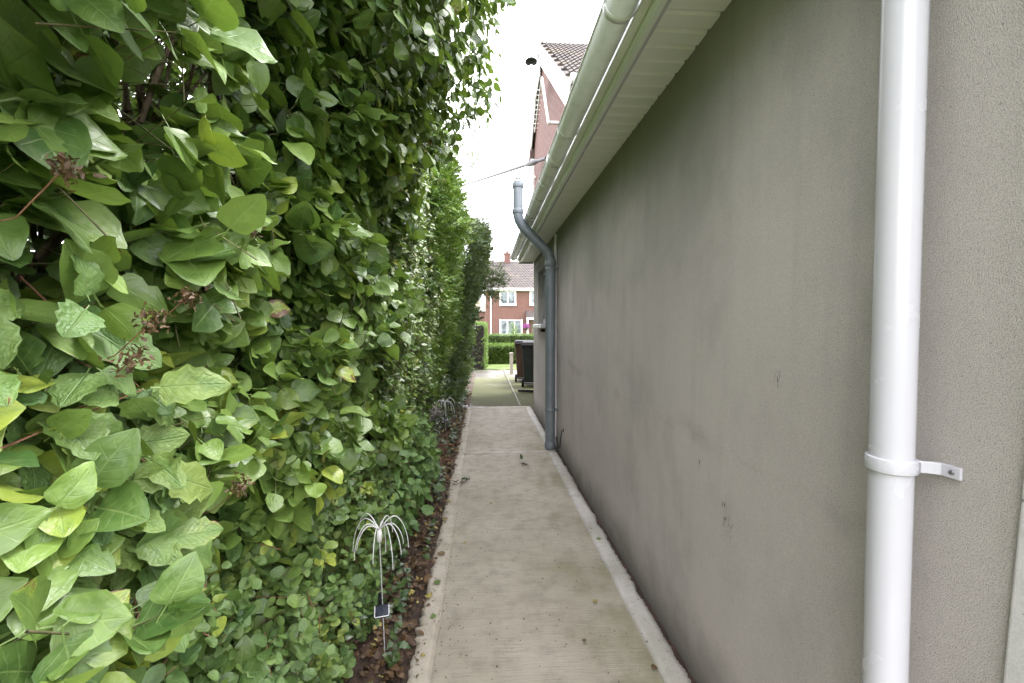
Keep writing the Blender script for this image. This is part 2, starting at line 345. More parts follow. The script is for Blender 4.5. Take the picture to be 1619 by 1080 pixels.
# low kerb line in the old paving, running away from the path
MB().prism([(.615, -.06), (.65, -.06), (.65, .004), (.615, .004)], 1, 7.56, 9.2).build('kerb', M['kerb'], pav, .006, 1)
MB().prism([(.615, -.06), (.65, -.06), (.65, .002), (.615, .002)], 1, 9.22, 11.6).build('kerb', M['kerb'], pav, .006, 1)
MB().prism([(.615, -.06), (.65, -.06), (.65, .003), (.615, .003)], 1, 11.62, 14.2).build('kerb', M['kerb'], pav, .006, 1)
struct(sheet('lawn', -1.2, 9, 14.32, 19, -.02, M['lawn'], 40, 30, .01, 6))
struct(sheet('footway', -8, 30, 22, 27, -.03, M['road']))
struct(sheet('front_garden', -8, 30, 27.5, 41, .05, M['lawn'], 20, 20, .02, 8))

# ------------------------------------------------------------------ rendered extension beside the path
WX = .84; YE = 7.32; Y0 = .45
ext = thing('house_extension', 'long single storey extension with stained grey rendered side wall beside the path', 'building', (3, 4, 0))
wb = MB(); wb.box(WX, 4.6, Y0, 5.75, -.06, 2.60); wb.box(WX, 4.6, 5.75, 6.72, -.06, 1.43); wb.box(WX, 4.6, 5.75, 6.72, 2.25, 2.60); wb.box(WX, 4.6, 6.72, YE, -.06, 2.60); wb.box(WX + .11, 4.6, 5.75, 6.72, 1.43, 2.25)
wb.build('wall', M['wall'], ext)
MB().prism([(Y0 - .008, -.05), (.664, -.05), (.545, 2.5), (Y0 - .008, 2.5)], 0, WX - .008, WX + .25).build('corner_band', M['pale'], ext, .004, 2)['label'] = 'pale smooth rendered band at the wall corner'
SZ = 2.51
MB().box(.55, 4.6, .3, YE + .06, SZ + .018, SZ + .03).build('soffit', M['soffit'], ext)
sof = [o for o in ext.children if o.name == 'soffit'][0]
sb = MB(); sb.prism([(0, .004), (.009, -.006), (.075, -.006), (.084, .004), (.084, .016), (0, .016)], 0, .604, WX - .002)
bme = sb.mesh('soffit_board', M['soffit']); y = .32
while y < YE - .02:
    o = link('soffit_board', bme, sof); o.location = (0, y, SZ); y += .0915
fb = MB(); fb.prism([(.585, 2.478), (.606, 2.478), (.606, 2.73), (.585, 2.73), (.585, 2.52), (.580, 2.515), (.580, 2.498), (.585, 2.493)], 1, .3, YE + .06); fas = fb.build('fascia', M['fascia'], ext)
MB().prism([(.606, 2.50), (.632, 2.50), (.632, 2.512), (.606, 2.512)], 1, .31, YE).build('soffit_trim', M['upvc'], ext)
MB().prism([(.585, 2.48), (WX, 2.48), (WX, 2.85), (.585, 2.73)], 1, YE + .062, YE + .08).build('box_end', M['upvc'], ext)
# lean-to tiled roof above the gutter
MB().prism([(.52, 2.735), (4.7, 4.15), (4.7, 4.24), (.52, 2.80)], 1, .25, YE + .09).build('roof', M['tile'], ext)
# window beyond the soil pipe
wn = thing
fr = MB().box(WX + .07, WX + .109, 5.755, 6.715, 1.45, 2.245); win = fr.build('window', M['upvc'], ext, .004, 1)
MB().box(WX + .064, WX + .0695, 5.82, 6.65, 1.52, 2.18).build('pane', M['glass'], win)
MB().prism([(WX - .085, 1.385), (WX - .001, 1.385), (WX - .001, 1.432), (WX + .068, 1.445), (WX + .068, 1.452), (WX - .085, 1.438)], 1, 5.76, 6.71).build('sill', M['upvc'], win, .005, 1)
MB().box(WX - .055, WX, 5.95, 6.02, 1.33, 1.37).build('vent', M['black'], ext)

# gutter: half-round section with lip, brackets and end stop
gx, gz, gr = .508, 2.605, .060
gut = thing('gutter', 'weathered white half round gutter along the extension eaves', 'gutter', (gx, 3.8, gz))
def half(y0, y1, r, th=.004, n=14):
    prof = [(gx - r*math.cos(math.pi*i/n), gz - r*math.sin(math.pi*i/n)) for i in range(n+1)]
    inn = [(gx - (r-th)*math.cos(math.pi*i/n), gz - (r-th)*math.sin(math.pi*i/n)) for i in range(n+1)]
    b = MB(); vs = []
    for y in (y0, y1): vs += [(x, y, z) for x, z in prof] + [(x, y, z) for x, z in inn]
    m = n+1; o = 2*m; fs = []
    for i in range(n): fs += [(i, i+1, o+i+1, o+i), (m+i+1, m+i, o+m+i, o+m+i+1), (i+1, i, m+i, m+i+1), (o+i, o+i+1, o+m+i+1, o+m+i)]
    fs += [(0, o, o+m, m), (n, m+n, o+m+n, o+n)]
    b.add(vs, fs, True); return b
g_ = half(.25, YE + .12, gr); g_.tube([(gx - gr, .25, gz), (gx - gr, YE + .12, gz)], .006, 8); g_.build('trough', M['gut'], gut)
for y in (.85, 1.62, 2.62, 3.55, 4.5, 5.45, 6.4):
    b = half(y - .014, y + .014, gr + .004, .004); b.box(gx + gr - .005, .584, y - .012, y + .012, gz - .045, gz + .01); b.build('gutter_bracket', M['gut'], gut)
b = half(3.0, 3.11, gr + .005, .004); b.build('union_clip', M['gut'], gut)
MB().lathe([(0.0005, 0), (gr + .004, 0), (gr + .004, .02), (.0005, .02)], 24, Matrix.Translation((gx, YE + .12, gz - .0)) @ Matrix.Rotation(-math.pi/2, 4, 'X')).build('end_stop', M['gut'], gut)

# white downpipe
px_, py_, pr = .775, .766, .034
dp = thing('downpipe', 'glossy white round downpipe clipped to the grey wall near its pale corner', 'drainpipe', (px_, py_, -.02))
MB().tube([(px_ + .003, py_, -.02), (px_, py_, 1.0), (px_, py_, 2.36), (px_ - .02, py_, 2.42), (.66, py_, 2.44), (gx, py_, 2.50), (gx, py_, 2.545)], pr, 32).build('pipe', M['upvc'], dp)
cl = MB(); cl.lathe([(pr, -.013), (pr + .005, -.013), (pr + .0055, -.011), (pr + .0055, .011), (pr + .005, .013), (pr, .013)], 36, Matrix.Translation((px_, py_, 1.140)))
clip = cl.build('pipe_clip', M['upvc'], dp)
lg = MB(); lg.prism([(px_ + .026, py_ - .0335), (px_ + .030, py_ - .024), (WX - .016, py_ - .034), (WX - .008, py_ - .040), (WX - .006, py_ - .07), (WX - .0005, py_ - .07), (WX - .0005, py_ - .036), (WX - .010, py_ - .026), (px_ + .028, py_ - .018)], 2, 1.129, 1.151)
lug = lg.build('clip_lug', M['upvc'], clip, .0015, 2)
MB().lathe([(.0002, -.0015), (.0035, -.002), (.0045, 0), (.0045, .002)], 14, Matrix.Translation((WX - .0075, py_ - .057, 1.140)) @ Matrix.Rotation(math.pi/2, 4, 'Y')).build('screw', M['screw'], clip)
lg2 = MB(); lg2.prism([(px_ + .026, py_ + .0335), (px_ + .030, py_ + .024), (WX - .016, py_ + .034), (WX - .006, py_ + .07), (WX - .0005, py_ + .07), (WX - .0005, py_ + .036), (px_ + .028, py_ + .018)], 2, 1.129, 1.151); lg2.build('clip_lug', M['upvc'], clip)
# wall conduit, soil pipe and cable
sx, sy, sr = .748, 4.86, .056
sp_ = thing('soil_pipe', 'grey plastic soil vent pipe bending out around the white gutter', 'drainpipe', (sx, sy, -.02))
tx = .378; z1, z2 = 2.215, 2.585
pts = [(sx, sy, -.02), (sx, sy, z1 - .06), (sx - .012, sy, z1 - .02), (sx - .045, sy, z1 + .045), (tx + .045, sy, z2 - .045), (tx + .012, sy, z2 + .02), (tx, sy, z2 + .07), (tx, sy, 3.02)]
MB().tube(pts, sr, 24).build('pipe', M['greypipe'], sp_)
def collar(z, x, name='collar', h=.05, r=sr + .007, mat='greypipe', sm=True):
    return MB().lathe([(sr - .002, -h/2), (r - .002, -h/2), (r, -h/2 + .004), (r, h/2 - .004), (r - .002, h/2), (sr - .002, h/2)], 28, Matrix.Translation((x, sy, z))).build(name, M[mat], sp_)
for z, x, h in ((.05, sx, .07), (z1 - .10, sx, .06), (z2 + .11, tx, .05), (2.98, tx, .05)): collar(z, x, h=h)
for z in (2.06, .455):
    k = collar(z, sx, 'pipe_bracket', .028, sr + .006)
    MB().box(sx + sr, WX, sy - .014, sy + .014, z - .014, z + .014).build('bracket_arm', M['greypipe'], k, .002, 1)
cg = MB()
for k in range(8):
    a = k*math.pi/4; cg.tube([(tx + .046*math.cos(a), sy + .046*math.sin(a), 3.01), (tx + .046*math.cos(a), sy + .046*math.sin(a), 3.045), (tx + .02*math.cos(a), sy + .02*math.sin(a), 3.066)], .0035, 6)
cg.lathe([(.0005, 3.072), (.03, 3.066), (.034, 3.06), (.0005, 3.058)], 16, Matrix.Translation((tx, sy, 0)))
cg.build('vent_cage', M['white'], sp_)
cdt = thing('conduit', 'thin white conduit on the wall behind the grey soil pipe', 'pipe', (WX - .02, 4.92, 0))
MB().tube([(WX - .022, 4.93, .02), (WX - .022, 4.93, 2.46)], .017, 14).build('pipe', M['soffit'], cdt)
for z in (.46, 1.3, 2.1): MB().box(WX - .042, WX, 4.915, 4.945, z - .012, z + .012).build('clip', M['soffit'], cdt, .002, 1)
cb_ = thing('loose_cable', 'short black cable looping out of the wall at the foot of the soil pipe', 'cable', (WX, 4.7, 0))
MB().tube([(WX + .005, 4.50, .30), (WX - .02, 4.50, .30), (WX - .03, 4.51, .22), (WX - .03, 4.56, .11), (WX - .03, 4.64, .065), (WX - .03, 4.74, .085), (WX - .03, 4.82, .15)], .006, 8).build('cord', M['wire'], cb_)
MB().lathe([(.0003, -.006), (.016, -.006), (.018, 0), (.018, .004)], 14, Matrix.Translation((WX - .003, 4.50, .30)) @ Matrix.Rotation(-math.pi/2, 4, 'Y')).build('grommet', M['twig_red'], cb_)

# ------------------------------------------------------------------ two storey brick house behind the extension
hx = 1.12
bh = thing('brick_house', 'tall red brick gable with white bargeboards rising above the white gutter', 'house', (4, 8, 0))
ay, az = 8.28, 6.72; ny, nz = 5.45, 4.46; fy_, fz = 9.75, 5.55
MB().prism([(ny + .15, -.06), (fy_ - .1, -.06), (fy_ - .1, fz - .02), (ay, az - .10), (ny + .15, nz + .02)], 0, hx, 8).build('wall', M['brick_yz'], bh)
def slopebox(y0, z0, y1, z1, x0, x1, t0, t1):
    d = Vector((0, y1-y0, z1-z0)).normalized(); n = Vector((0, -d.z, d.y))
    if n.z < 0: n = -n
    p = [(y0 + n.y*t0, z0 + n.z*t0), (y1 + n.y*t0, z1 + n.z*t0), (y1 + n.y*t1, z1 + n.z*t1), (y0 + n.y*t1, z0 + n.z*t1)]
    return MB().prism(p, 0, x0, x1)
slopebox(ny - .15, nz - .12, ay, az, hx - .06, 8, -.02, .05).build('roof', M['tile'], bh)
rf = [o for o in bh.children if o.name.startswith('roof')][0]
slopebox(ay, az, fy_ + .15, fz - .12, hx - .06, 8, -.02, .05).build('roof', M['tile'], bh)
# interlocking tiles on the slope that faces the path end, joined: too small to pick apart
d = Vector((0, ay - ny + .15, az - nz + .12)); L = d.length; d.normalize(); n = Vector((0, -d.z, d.y)); tl = MB()
rows = int(L/.2)
for r_ in range(rows):
    for c_ in range(26):
        x0 = hx - .075 + c_*.17 + (.085 if r_ % 2 else 0)
        for s_ in range(2):
            base = Vector((x0 + s_*.085, ny - .17, nz - .13)) + d*(r_*.2); A = [base + n*(.065), base + Vector((.042, 0, 0)) + n*.085, base + Vector((.083, 0, 0)) + n*.065]
            B = [a + d*.21 - n*.015 for a in A]; tl.add(A + B + [a - n*.03 for a in A], [(0, 1, 4, 3), (1, 2, 5, 4), (6, 7, 1, 0), (7, 8, 2, 1)])
o = tl.build('tile', M['tile'], rf); o['kind'] = 'stuff'
slopebox(ny - .15, nz - .12, ay, az, hx - .085, hx - .06, -.24, .04).build('bargeboard', M['white'], bh)
slopebox(ay, az, fy_ + .15, fz - .12, hx - .085, hx - .06, -.20, .04).build('bargeboard', M['white'], bh)
MB().box(hx - .05, hx + 2, ny - .2, ny + .15, nz - .26, nz - .12).build('box_end', M['white'], bh, .01, 1)
g2 = MB(); g2.tube([(hx - .08, ny - .24, nz - .08), (8, ny - .24, nz - .08)], .06, 12); g2.build('eaves_gutter', M['white'], bh)
MB().box(hx - .10, hx + .25, fy_ - .05, fy_ + .22, fz - .36, fz - .14).build('box_end', M['binbrown'], bh, .01, 1)
MB().tube([(hx - .03, fy_ - .02, fz - .4), (hx - .03, fy_ - .02, 2.95)], .05, 12).build('rainwater_pipe', M['white'], bh)
MB().lathe([(.0004, -.04), (.03, -.03), (.042, 0), (.03, .03), (.0004, .04)], 12, Matrix.Translation((hx - .03, 9.35, 4.62))).build('wall_lamp', M['white'], bh)
fl = thing('flue', 'slim white flue with a flat black cowl rising past the brick gable', 'flue', (hx, 10.35, 3.2))
MB().tube([(hx + .0, fy_ - .09, 3.2), (hx + .0, 10.2, 3.2), (hx + .0, 10.33, 3.26), (hx + .0, 10.35, 3.4), (hx + .0, 10.35, 7.1)], .055, 14).build('pipe', M['white'], fl)
MB().tube([(hx, 10.35, 7.08), (hx, 10.35, 7.6)], .035, 10).build('spigot', M['white'], fl)
MB().lathe([(.0005, 7.74), (.10, 7.73), (.145, 7.69), (.15, 7.66), (.10, 7.67), (.036, 7.60)], 20, Matrix.Translation((hx, 10.35, 0))).build('cowl', M['black'], fl)
for z in (5.1, 4.2): MB().box(hx - .015, hx + .015, fy_ - .1, 10.34, z, z + .03).build('strut', M['silver'], fl)
ar = thing('aerial', 'white television aerial on a slanted mast against the brick gable', 'aerial', (hx, 6.6, 4.4))
MB().tube([(hx - .16, 6.45, 4.42), (hx - .16, 7.22, 5.52)], .022, 10).build('mast', M['white'], ar)
MB().box(hx - .17, hx, 6.5, 6.54, 4.45, 4.49).build('bracket', M['white'], ar)
Mx = Matrix.Translation((hx - .20, 7.55, 5.62)) @ Matrix.Rotation(R(-8), 4, 'X')
b = MB()
for k in range(5):
    b.obox(Mx @ Matrix.Translation((0, 0, -.10 + .05*k)), .02, .62, .022)
for k in range(5): b.obox(Mx @ Matrix.Translation((0, -.28 + .14*k, 0)), .02, .022, .22)
b.build('reflector', M['white'], ar)
b = MB(); b.tube([(hx - .17, 7.22, 5.5), (hx - .17, 8.15, 5.05)], .012, 8)
for k in range(9): b.tube([(hx - .17 - .05, 7.4 + .085*k, 5.42 - .041*k), (hx - .17 + .05, 7.4 + .085*k, 5.42 - .041*k)], .008, 6)
b.build('boom', M['white'], ar)
wr = thing('overhead_cable', 'black overhead cable running from the brick gable over the path', 'cable', (hx, 7.9, 4.4))
p0, p1 = Vector((hx - .02, 7.7, 4.40)), Vector((-3.2, 26, 9.3)); pts = [p0.lerp(p1, t) - Vector((0, 0, .25*t*(1-t))) for t in np.linspace(0, 1, 24)]
MB().tube(pts, .030, 6).build('cord', M['wire'], wr)
MB().tube([pts[0].lerp(pts[1], .5), pts[0].lerp(pts[1], .75), pts[0].lerp(pts[1], 1.15), pts[0].lerp(pts[1], 1.4)], [.03, .055, .055, .03], 8).build('strain_clamp', M['wire'], wr)
tp = thing('telegraph_pole', 'brown wooden telegraph pole standing behind the tall hedge', 'pole', (-3.2, 26, -.06))
MB().tube([(-3.2, 26, -.06), (-3.2, 26, 9.5)], [.14, .10], 12).build('post', M['bark_dark'], tp)

# ------------------------------------------------------------------ houses across the road
def window(parent, x0, x1, z0, z1, y, nl=2, sill=True):
    fr = MB(); t = .07
    fr.box(x0, x1, y - .07, y + .02, z1 - t, z1); fr.box(x0, x1, y - .07, y + .02, z0, z0 + t); fr.box(x0, x0 + t, y - .07, y + .02, z0 + t, z1 - t); fr.box(x1 - t, x1, y - .07, y + .02, z0 + t, z1 - t)
    for k in range(1, nl): xx = x0 + (x1-x0)*k/nl; fr.box(xx - .06, xx + .06, y - .075, y + .02, z0 + t, z1 - t)
    wi = fr.build('window', M['white'], parent)
    for k in range(nl):
        MB().box(x0 + (x1-x0)*k/nl + .05, x0 + (x1-x0)*(k+1)/nl - .05, y - .035, y - .015, z0 + .05, z1 - .05).build('pane', M['glass'], wi)
    s = MB(); s.box(x0 - .10, x1 + .10, y - .14, y + .02, z0 - .16, z0 - .003); s.box(x0 - .09, x0 - .003, y - .09, y + .02, z0, z1 + .06); s.box(x1 + .003, x1 + .09, y - .09, y + .02, z0, z1 + .06)
    s.build('surround', M['white'], wi)
def roofcourses(x0, x1, y0, z0, y1, z1, mat, parent):
    d = Vector((0, y1-y0, z1-z0)); L = d.length; d.normalize(); n = Vector((0, -d.z, d.y)); b = MB(); k = 0; st = .33
    while k*st < L:
        a = Vector((0, y0, z0)) + d*(k*st); e = Vector((0, y0, z0)) + d*min(L, k*st + st + .03)
        for c in range(int((x1-x0)/.3)):
            xa = x0 + c*.3 + (.15 if k % 2 else 0)
            P = [(xa, *(a + n*.05)[1:]), (xa + .15, *(a + n*.085)[1:]), (xa + .29, *(a + n*.05)[1:]), (xa, *(e + n*.02)[1:]), (xa + .15, *(e + n*.05)[1:]), (xa + .29, *(e + n*.02)[1:]), (xa, *(a + n*.0)[1:]), (xa + .29, *(a + n*.0)[1:])]
            b.add(P, [(0, 1, 4, 3), (1, 2, 5, 4), (6, 7, 2, 1, 0)])
        k += 1
    o = b.build('tile', mat, parent); o['kind'] = 'stuff'
h2 = thing('brick_house', 'two storey red brick house with white windows across the road', 'house', (4, 46, 0))
MB().prism([(42, -.1), (50, -.1), (50, 5.25), (46, 8.2), (42, 5.25)], 0, .12, 10).build('wall', M['brick_xz'], h2)
rr = MB().prism([(41.6, 5.0), (46, 8.25), (50.4, 5.0), (50.4, 5.08), (46, 8.38), (41.6, 5.08)], 0, -.05, 10.2).build('roof', M['tile2'], h2)
roofcourses(-.05, 10.1, 41.6, 5.06, 46, 8.36, M['tile2'], rr)
MB().box(-.03, 10.2, 41.52, 41.62, 4.98, 5.16).build('eaves_gutter', M['white'], h2)
MB().box(0, 10.1, 41.62, 42.0, 4.9, 5.0).build('soffit', M['white'], h2)
ch = MB(); ch.box(2.1, 2.75, 45.6, 46.4, 8.0, 9.1); ch.box(2.05, 2.8, 45.55, 46.45, 9.1, 9.2); chm = ch.build('chimney', M['brick_xz'], rr)
MB().lathe([(.11, 9.2), (.13, 9.2), (.10, 9.6), (.08, 9.6)], 12, Matrix.Translation((2.42, 46, 0))).build('chimney_pot', M['brick_yz'], chm)
window(h2, 1.55, 3.0, 3.62, 4.88, 42); window(h2, 1.55, 3.62, .68, 2.1, 42, 3); window(h2, 4.5, 5.9, 3.62, 4.88, 42)
MB().tube([(.62, 41.93, 4.95), (.62, 41.93, .05)], .07, 10).build('rainwater_pipe', M['white'], h2)
pc = MB(); pc.prism([(41, 2.3), (42, 2.9), (42, 2.98), (40.95, 2.36)], 0, 4.0, 6.6); pch = pc.build('porch_roof', M['tile2'], h2)
MB().box(4.0, 6.6, 40.97, 41.05, 2.1, 2.3).build('porch_fascia', M['white'], pch); MB().box(4.05, 4.2, 41.0, 41.15, 0, 2.1).build('porch_post', M['white'], pch); MB().box(6.4, 6.55, 41.0, 41.15, 0, 2.1).build('porch_post', M['white'], pch)
dr = MB().box(4.6, 5.55, 41.95, 42.01, .1, 2.15).build('door', M['tile3'], h2); MB().box(4.7, 4.74, 41.9, 41.95, 1.05, 1.15).build('handle', M['silver'], dr)
h3 = thing('brick_house', 'distant brick house with a tan tiled roof beyond the clipped hedge', 'house', (-4, 84, 0))
MB().prism([(80, -.1), (88, -.1), (88, 4.45), (84, 5.9), (80, 4.45)], 0, -9, 1.6).build('wall', M['brick_xz'], h3)
r3 = MB(); r3.add([(-9.3, 79.5, 4.42), (1.9, 79.5, 4.42), (-.9, 84, 6.5), (-9.3, 84, 6.5), (-9.3, 88.5, 4.42), (1.9, 88.5, 4.42)], [(0, 1, 2, 3), (3, 2, 5, 4), (1, 5, 2), (0, 4, 5, 1), (0, 3, 4)]); rr3 = r3.build('roof', M['tile3'], h3)
MB().box(-9.3, 1.9, 79.42, 79.5, 4.3, 4.5).build('eaves_gutter', M['white'], h3)
window(h3, -2.8, -1.5, 2.9, 3.9, 80); window(h3, -5.6, -4.2, 2.9, 3.9, 80); window(h3, .4, 1.2, 2.9, 3.9, 80)
MB().tube([(-3.1, 79.9, 4.3), (-3.1, 79.9, 0)], .09, 8).build('rainwater_pipe', M['white'], h3)
MB().prism([(-1.6, 1.7), (1.4, 2.6), (1.4, 2.75), (-1.6, 1.85)], 1, 78.8, 80).build('porch_roof', M['tile3'], h3)
MB().box(-1.6, -1.35, 83.4, 84.2, 6.3, 7.2).build('chimney', M['brick_xz'], rr3)

# ------------------------------------------------------------------ bins, post, strip
def wheelie(name, label, x, y, rz, body, lidm):
    T = Matrix.Translation((x, y, -.03)) @ Matrix.Rotation(rz, 4, 'Z')
    t = thing(name, label, 'bin', (x, y, -.03), 'wheelie bins beside the extension')
    def tv(b): b.v = [tuple(T @ Vector(p)) for p in b.v]; return b
    def taper(z0, z1, w0, d0, w1, d1, yo0=0, yo1=0):
        return MB().add([(-w0, -d0+yo0, z0), (w0, -d0+yo0, z0), (w0, d0+yo0, z0), (-w0, d0+yo0, z0), (-w1, -d1+yo1, z1), (w1, -d1+yo1, z1), (w1, d1+yo1, z1), (-w1, d1+yo1, z1)], [(0,3,2,1),(4,5,6,7),(0,1,5,4),(1,2,6,5),(2,3,7,6),(3,0,4,7)])
    tv(taper(.06, .96, .215, .24, .275, .31)).build('body', body, t, .025, 3)
    tv(taper(.93, 1.0, .285, .325, .292, .335)).build('rim', body, t, .012, 2)
    lid = tv(taper(1.0, 1.075, .30, .36, .27, .31, .0, .01)).build('lid', lidm, t, .03, 3)
    tv(MB().tube([(-.24, .40, 1.0), (.24, .40, 1.0)], .016, 10)).build('handle', lidm, t)
    for s in (-1, 1):
        tv(MB().box(s*.24 - .02, s*.24 + .02, .32, .41, .975, 1.015)).build('handle_arm', body, t)
        wh = tv(MB().lathe([(.03, -.025), (.09, -.028), (.10, -.015), (.10, .015), (.09, .028), (.03, .025)], 22, Matrix.Translation((s*.25, .25, .10)) @ Matrix.Rotation(math.pi/2, 4, 'Y'))).build('wheel', M['black'], t)
        tv(MB().lathe([(.0005, -.03), (.05, -.028), (.055, .0), (.05, .028), (.0005, .03)], 16, Matrix.Translation((s*.25, .25, .10)) @ Matrix.Rotation(math.pi/2, 4, 'Y'))).build('hub', lidm, wh)
    tv(MB().tube([(-.25, .25, .10), (.25, .25, .10)], .012, 8)).build('axle', M['screw'], t)
wheelie('wheelie_bin', 'dark green wheelie bin with a black lid nearest the extension corner', 1.19, 10.35, R(172), M['binblack'], M['black'])
wheelie('wheelie_bin', 'brown wheelie bin standing behind the dark green bin', 1.08, 11.35, R(176), M['binbrown'], M['black'])
ps = thing('bollard_post', 'short weathered grey post at the edge of the lawn beside the bins', 'post', (.82, 13.1, -.03))
MB().box(.77, .87, 13.05, 13.15, -.05, .58).build('post', M['wood'], ps, .008, 2); MB().prism([(.75, .58), (.89, .58), (.87, .615), (.77, .615)], 1, 13.03, 13.17).build('cap', M['wood'], ps, .004, 1)
tag(MB().obox(Matrix.Translation((.98, 9.30, .005)) @ Matrix.Rotation(R(8), 4, 'Z') @ Matrix.Rotation(R(3), 4, 'Y'), .52, .09, .045).build('plastic_sheet', M['black'], None, .012, 2), 'flat black plastic strip lying on the mossy paving by the bins', 'plastic')

# ------------------------------------------------------------------ solar lights
def firework(name, label, x, y, h, n, reach, seed, panel=True, th=1.0):
    rg = random.Random(seed); t = thing(name, label, 'light', (x, y, -.03), 'solar stake lights along the soil bed')
    MB().tube([(x + .02, y, -.06), (x, y, h - .03)], .0024, 8).build('stake', M['silver'], t)
    MB().lathe([(.004, h - .05), (.011, h - .05), (.012, h - .015), (.008, h), (.0005, h + .002)], 14, Matrix.Translation((x, y, 0))).build('socket', M['white'], t)
    for k in range(n):
        a = 2*math.pi*k/n + rg.uniform(-.25, .25); r = reach*rg.uniform(.65, 1.05); top = rg.uniform(.02, .07); dr = rg.uniform(.08, .19)
        pts = []
        for i in range(13):
            s = i/12; rr_ = r*math.sin(s*1.75)/math.sin(1.75) if s < 1 else r
            pts.append((x + math.cos(a)*r*(1 - (1-s)**1.6), y + math.sin(a)*r*(1 - (1-s)**1.6), h + top*math.sin(min(1, s*2.2)*math.pi/2) - dr*s**2.4))
        MB().tube(pts, [th*(.0025 - .0012*i/12) for i in range(13)], 6).build('strand', M['strand'], t)
    if panel:
        T = Matrix.Translation((x + .012, y - .02, .205)) @ Matrix.Rotation(R(12), 4, 'Z') @ Matrix.Rotation(R(38), 4, 'X')
        pb = MB().obox(T, .062, .05, .014).build('solar_panel', M['black'], t, .006, 2)
        for s in (-1, 1): MB().obox(T @ Matrix.Translation((s*.0125, 0, .0075)), .0235, .038, .003).build('solar_cell', M['panel'], pb)
        MB().obox(T @ Matrix.Translation((0, -.0225, .007)), .054, .003, .003).build('trim', M['silver'], pb); MB().obox(T @ Matrix.Translation((-.0285, 0, .007)), .003, .042, .003).build('trim', M['silver'], pb); MB().obox(T @ Matrix.Translation((.0285, 0, .007)), .003, .042, .003).build('trim', M['silver'], pb)
        MB().tube([(x, y, .185), (x, y, .27)], .008, 10).build('panel_clamp', M['black'], t)
firework('solar_light', 'white fountain shaped solar stake light with a small black panel, nearest the lilac', -.445, 1.82, .545, 11, .15, 4)
firework('solar_light', 'white fountain shaped solar stake light half hidden beside the cut twigs', -.52, 5.6, .42, 10, .16, 9, True, 2.2)
firework('solar_light', 'white solar stake light in the bed by the mossy paving', -.50, 8.9, .30, 7, .05, 5, True, 2.5)
sp2 = thing('spot_light', 'small round white and black solar spot at the path corner', 'light', (-.335, 7.5, 0))
MB().lathe([(.03, -.02), (.04, -.02), (.046, .02), (.04, .034), (.0005, .036)], 18, Matrix.Translation((-.335, 7.5, 0))).build('body', M['white'], sp2)
MB().lathe([(.025, .036), (.025, .0385), (.0005, .0385)], 16, Matrix.Translation((-.335, 7.5, 0))).build('cell', M['panel'], sp2)

# ------------------------------------------------------------------ foliage toolkit
rng = np.random.default_rng(20)
def norm(a): return a / np.maximum(1e-9, np.linalg.norm(a, axis=-1, keepdims=True))
def leaf_template(nr, nc, wf, fold=.25, curl=.2, wave=0., bend=0., petiole=.2, twist=0., seed=0):
    rg = np.random.default_rng(seed); V = []; UV = []; T = []
    us = (1 - np.cos(np.pi*np.linspace(0, 1, nr+1)))/2*.62 + np.linspace(0, 1, nr+1)*.38
    jit = rg.uniform(.93, 1.06, (2, nr+1)); bite = rg.integers(2, nr) if rg.random() < .35 else -1; bside = rg.integers(0, 2)
    if bite > 0 and nr > 6 and nc > 2: jit[bside, bite] *= .72
    def pt(u, v, i=0):
        w_ = wf(u)*(jit[0 if v < 0 else 1, i] if abs(v) > .9 else 1); y = v*w_; x = u - .07*abs(v)*np.sin(np.pi*min(1, u*2.6)) * (u < .38)
        z = fold*abs(y)**1.4*1.25 - curl*u*u + wave*np.sin(u*9 + 3*v)*abs(v)*.5 + twist*y*u
        return (x, y + bend*u*u, z)
    V.append(pt(0, 0)); UV.append((0, .5))
    for i in range(1, nr):
        for j in range(nc+1):
            v = -1 + 2*j/nc; V.append(pt(us[i], v, i)); UV.append((us[i], .5 + v/2))
    V.append(pt(1, 0)); UV.append((1, .5)); k = nc+1
    for j in range(nc): T.append((0, 2+j, 1+j)); T.append((len(V)-1, 1+(nr-2)*k+j, 2+(nr-2)*k+j))
    for i in range(nr-2):
        for j in range(nc): a = 1+i*k+j; T += [(a, a+1, a+k+1), (a, a+k+1, a+k)]
    if petiole:
        n0 = len(V); V += [(-petiole, -.012, .05), (-petiole, .012, .05), (.03, .014, .004), (.03, -.014, .004)]; UV += [(.1, .5)]*4; T += [(n0, n0+1, n0+2), (n0, n0+2, n0+3)]
    V = np.array(V, float); T = np.array(T)
    # make the faces point +z
    a, b, c = V[T[:, 0]], V[T[:, 1]], V[T[:, 2]]; fl = np.cross(b-a, c-a)[:, 2] < 0; T[fl] = T[fl][:, ::-1]
    return V, T, np.array(UV, float)
def w_lilac(u): return .43*np.sin(np.pi*np.clip(u, 0, 1)**.70)**.62*(1 - .38*np.clip((u-.66)/.34, 0, 1)**1.2)
def w_round(u): return .42*np.sin(np.pi*np.clip(u, 0, 1)**.85)**.55
def w_privet(u): return .25*np.sin(np.pi*np.clip(u, 0, 1)**.85)**.8
def w_bramble(u):
    s = .40*np.sin(np.pi*np.clip(u, 0, 1)**.70)**.75
    return s*(1 + .10*(1 if int(round(np.arccos(1 - 2*u)/np.pi*12)) % 2 else -1)) if .05 < u < .97 else s
def w_ivy(u): return np.interp(u, [0, .08, .22, .34, .45, .58, .75, 1], [0, .30, .46, .30, .36, .25, .14, 0])
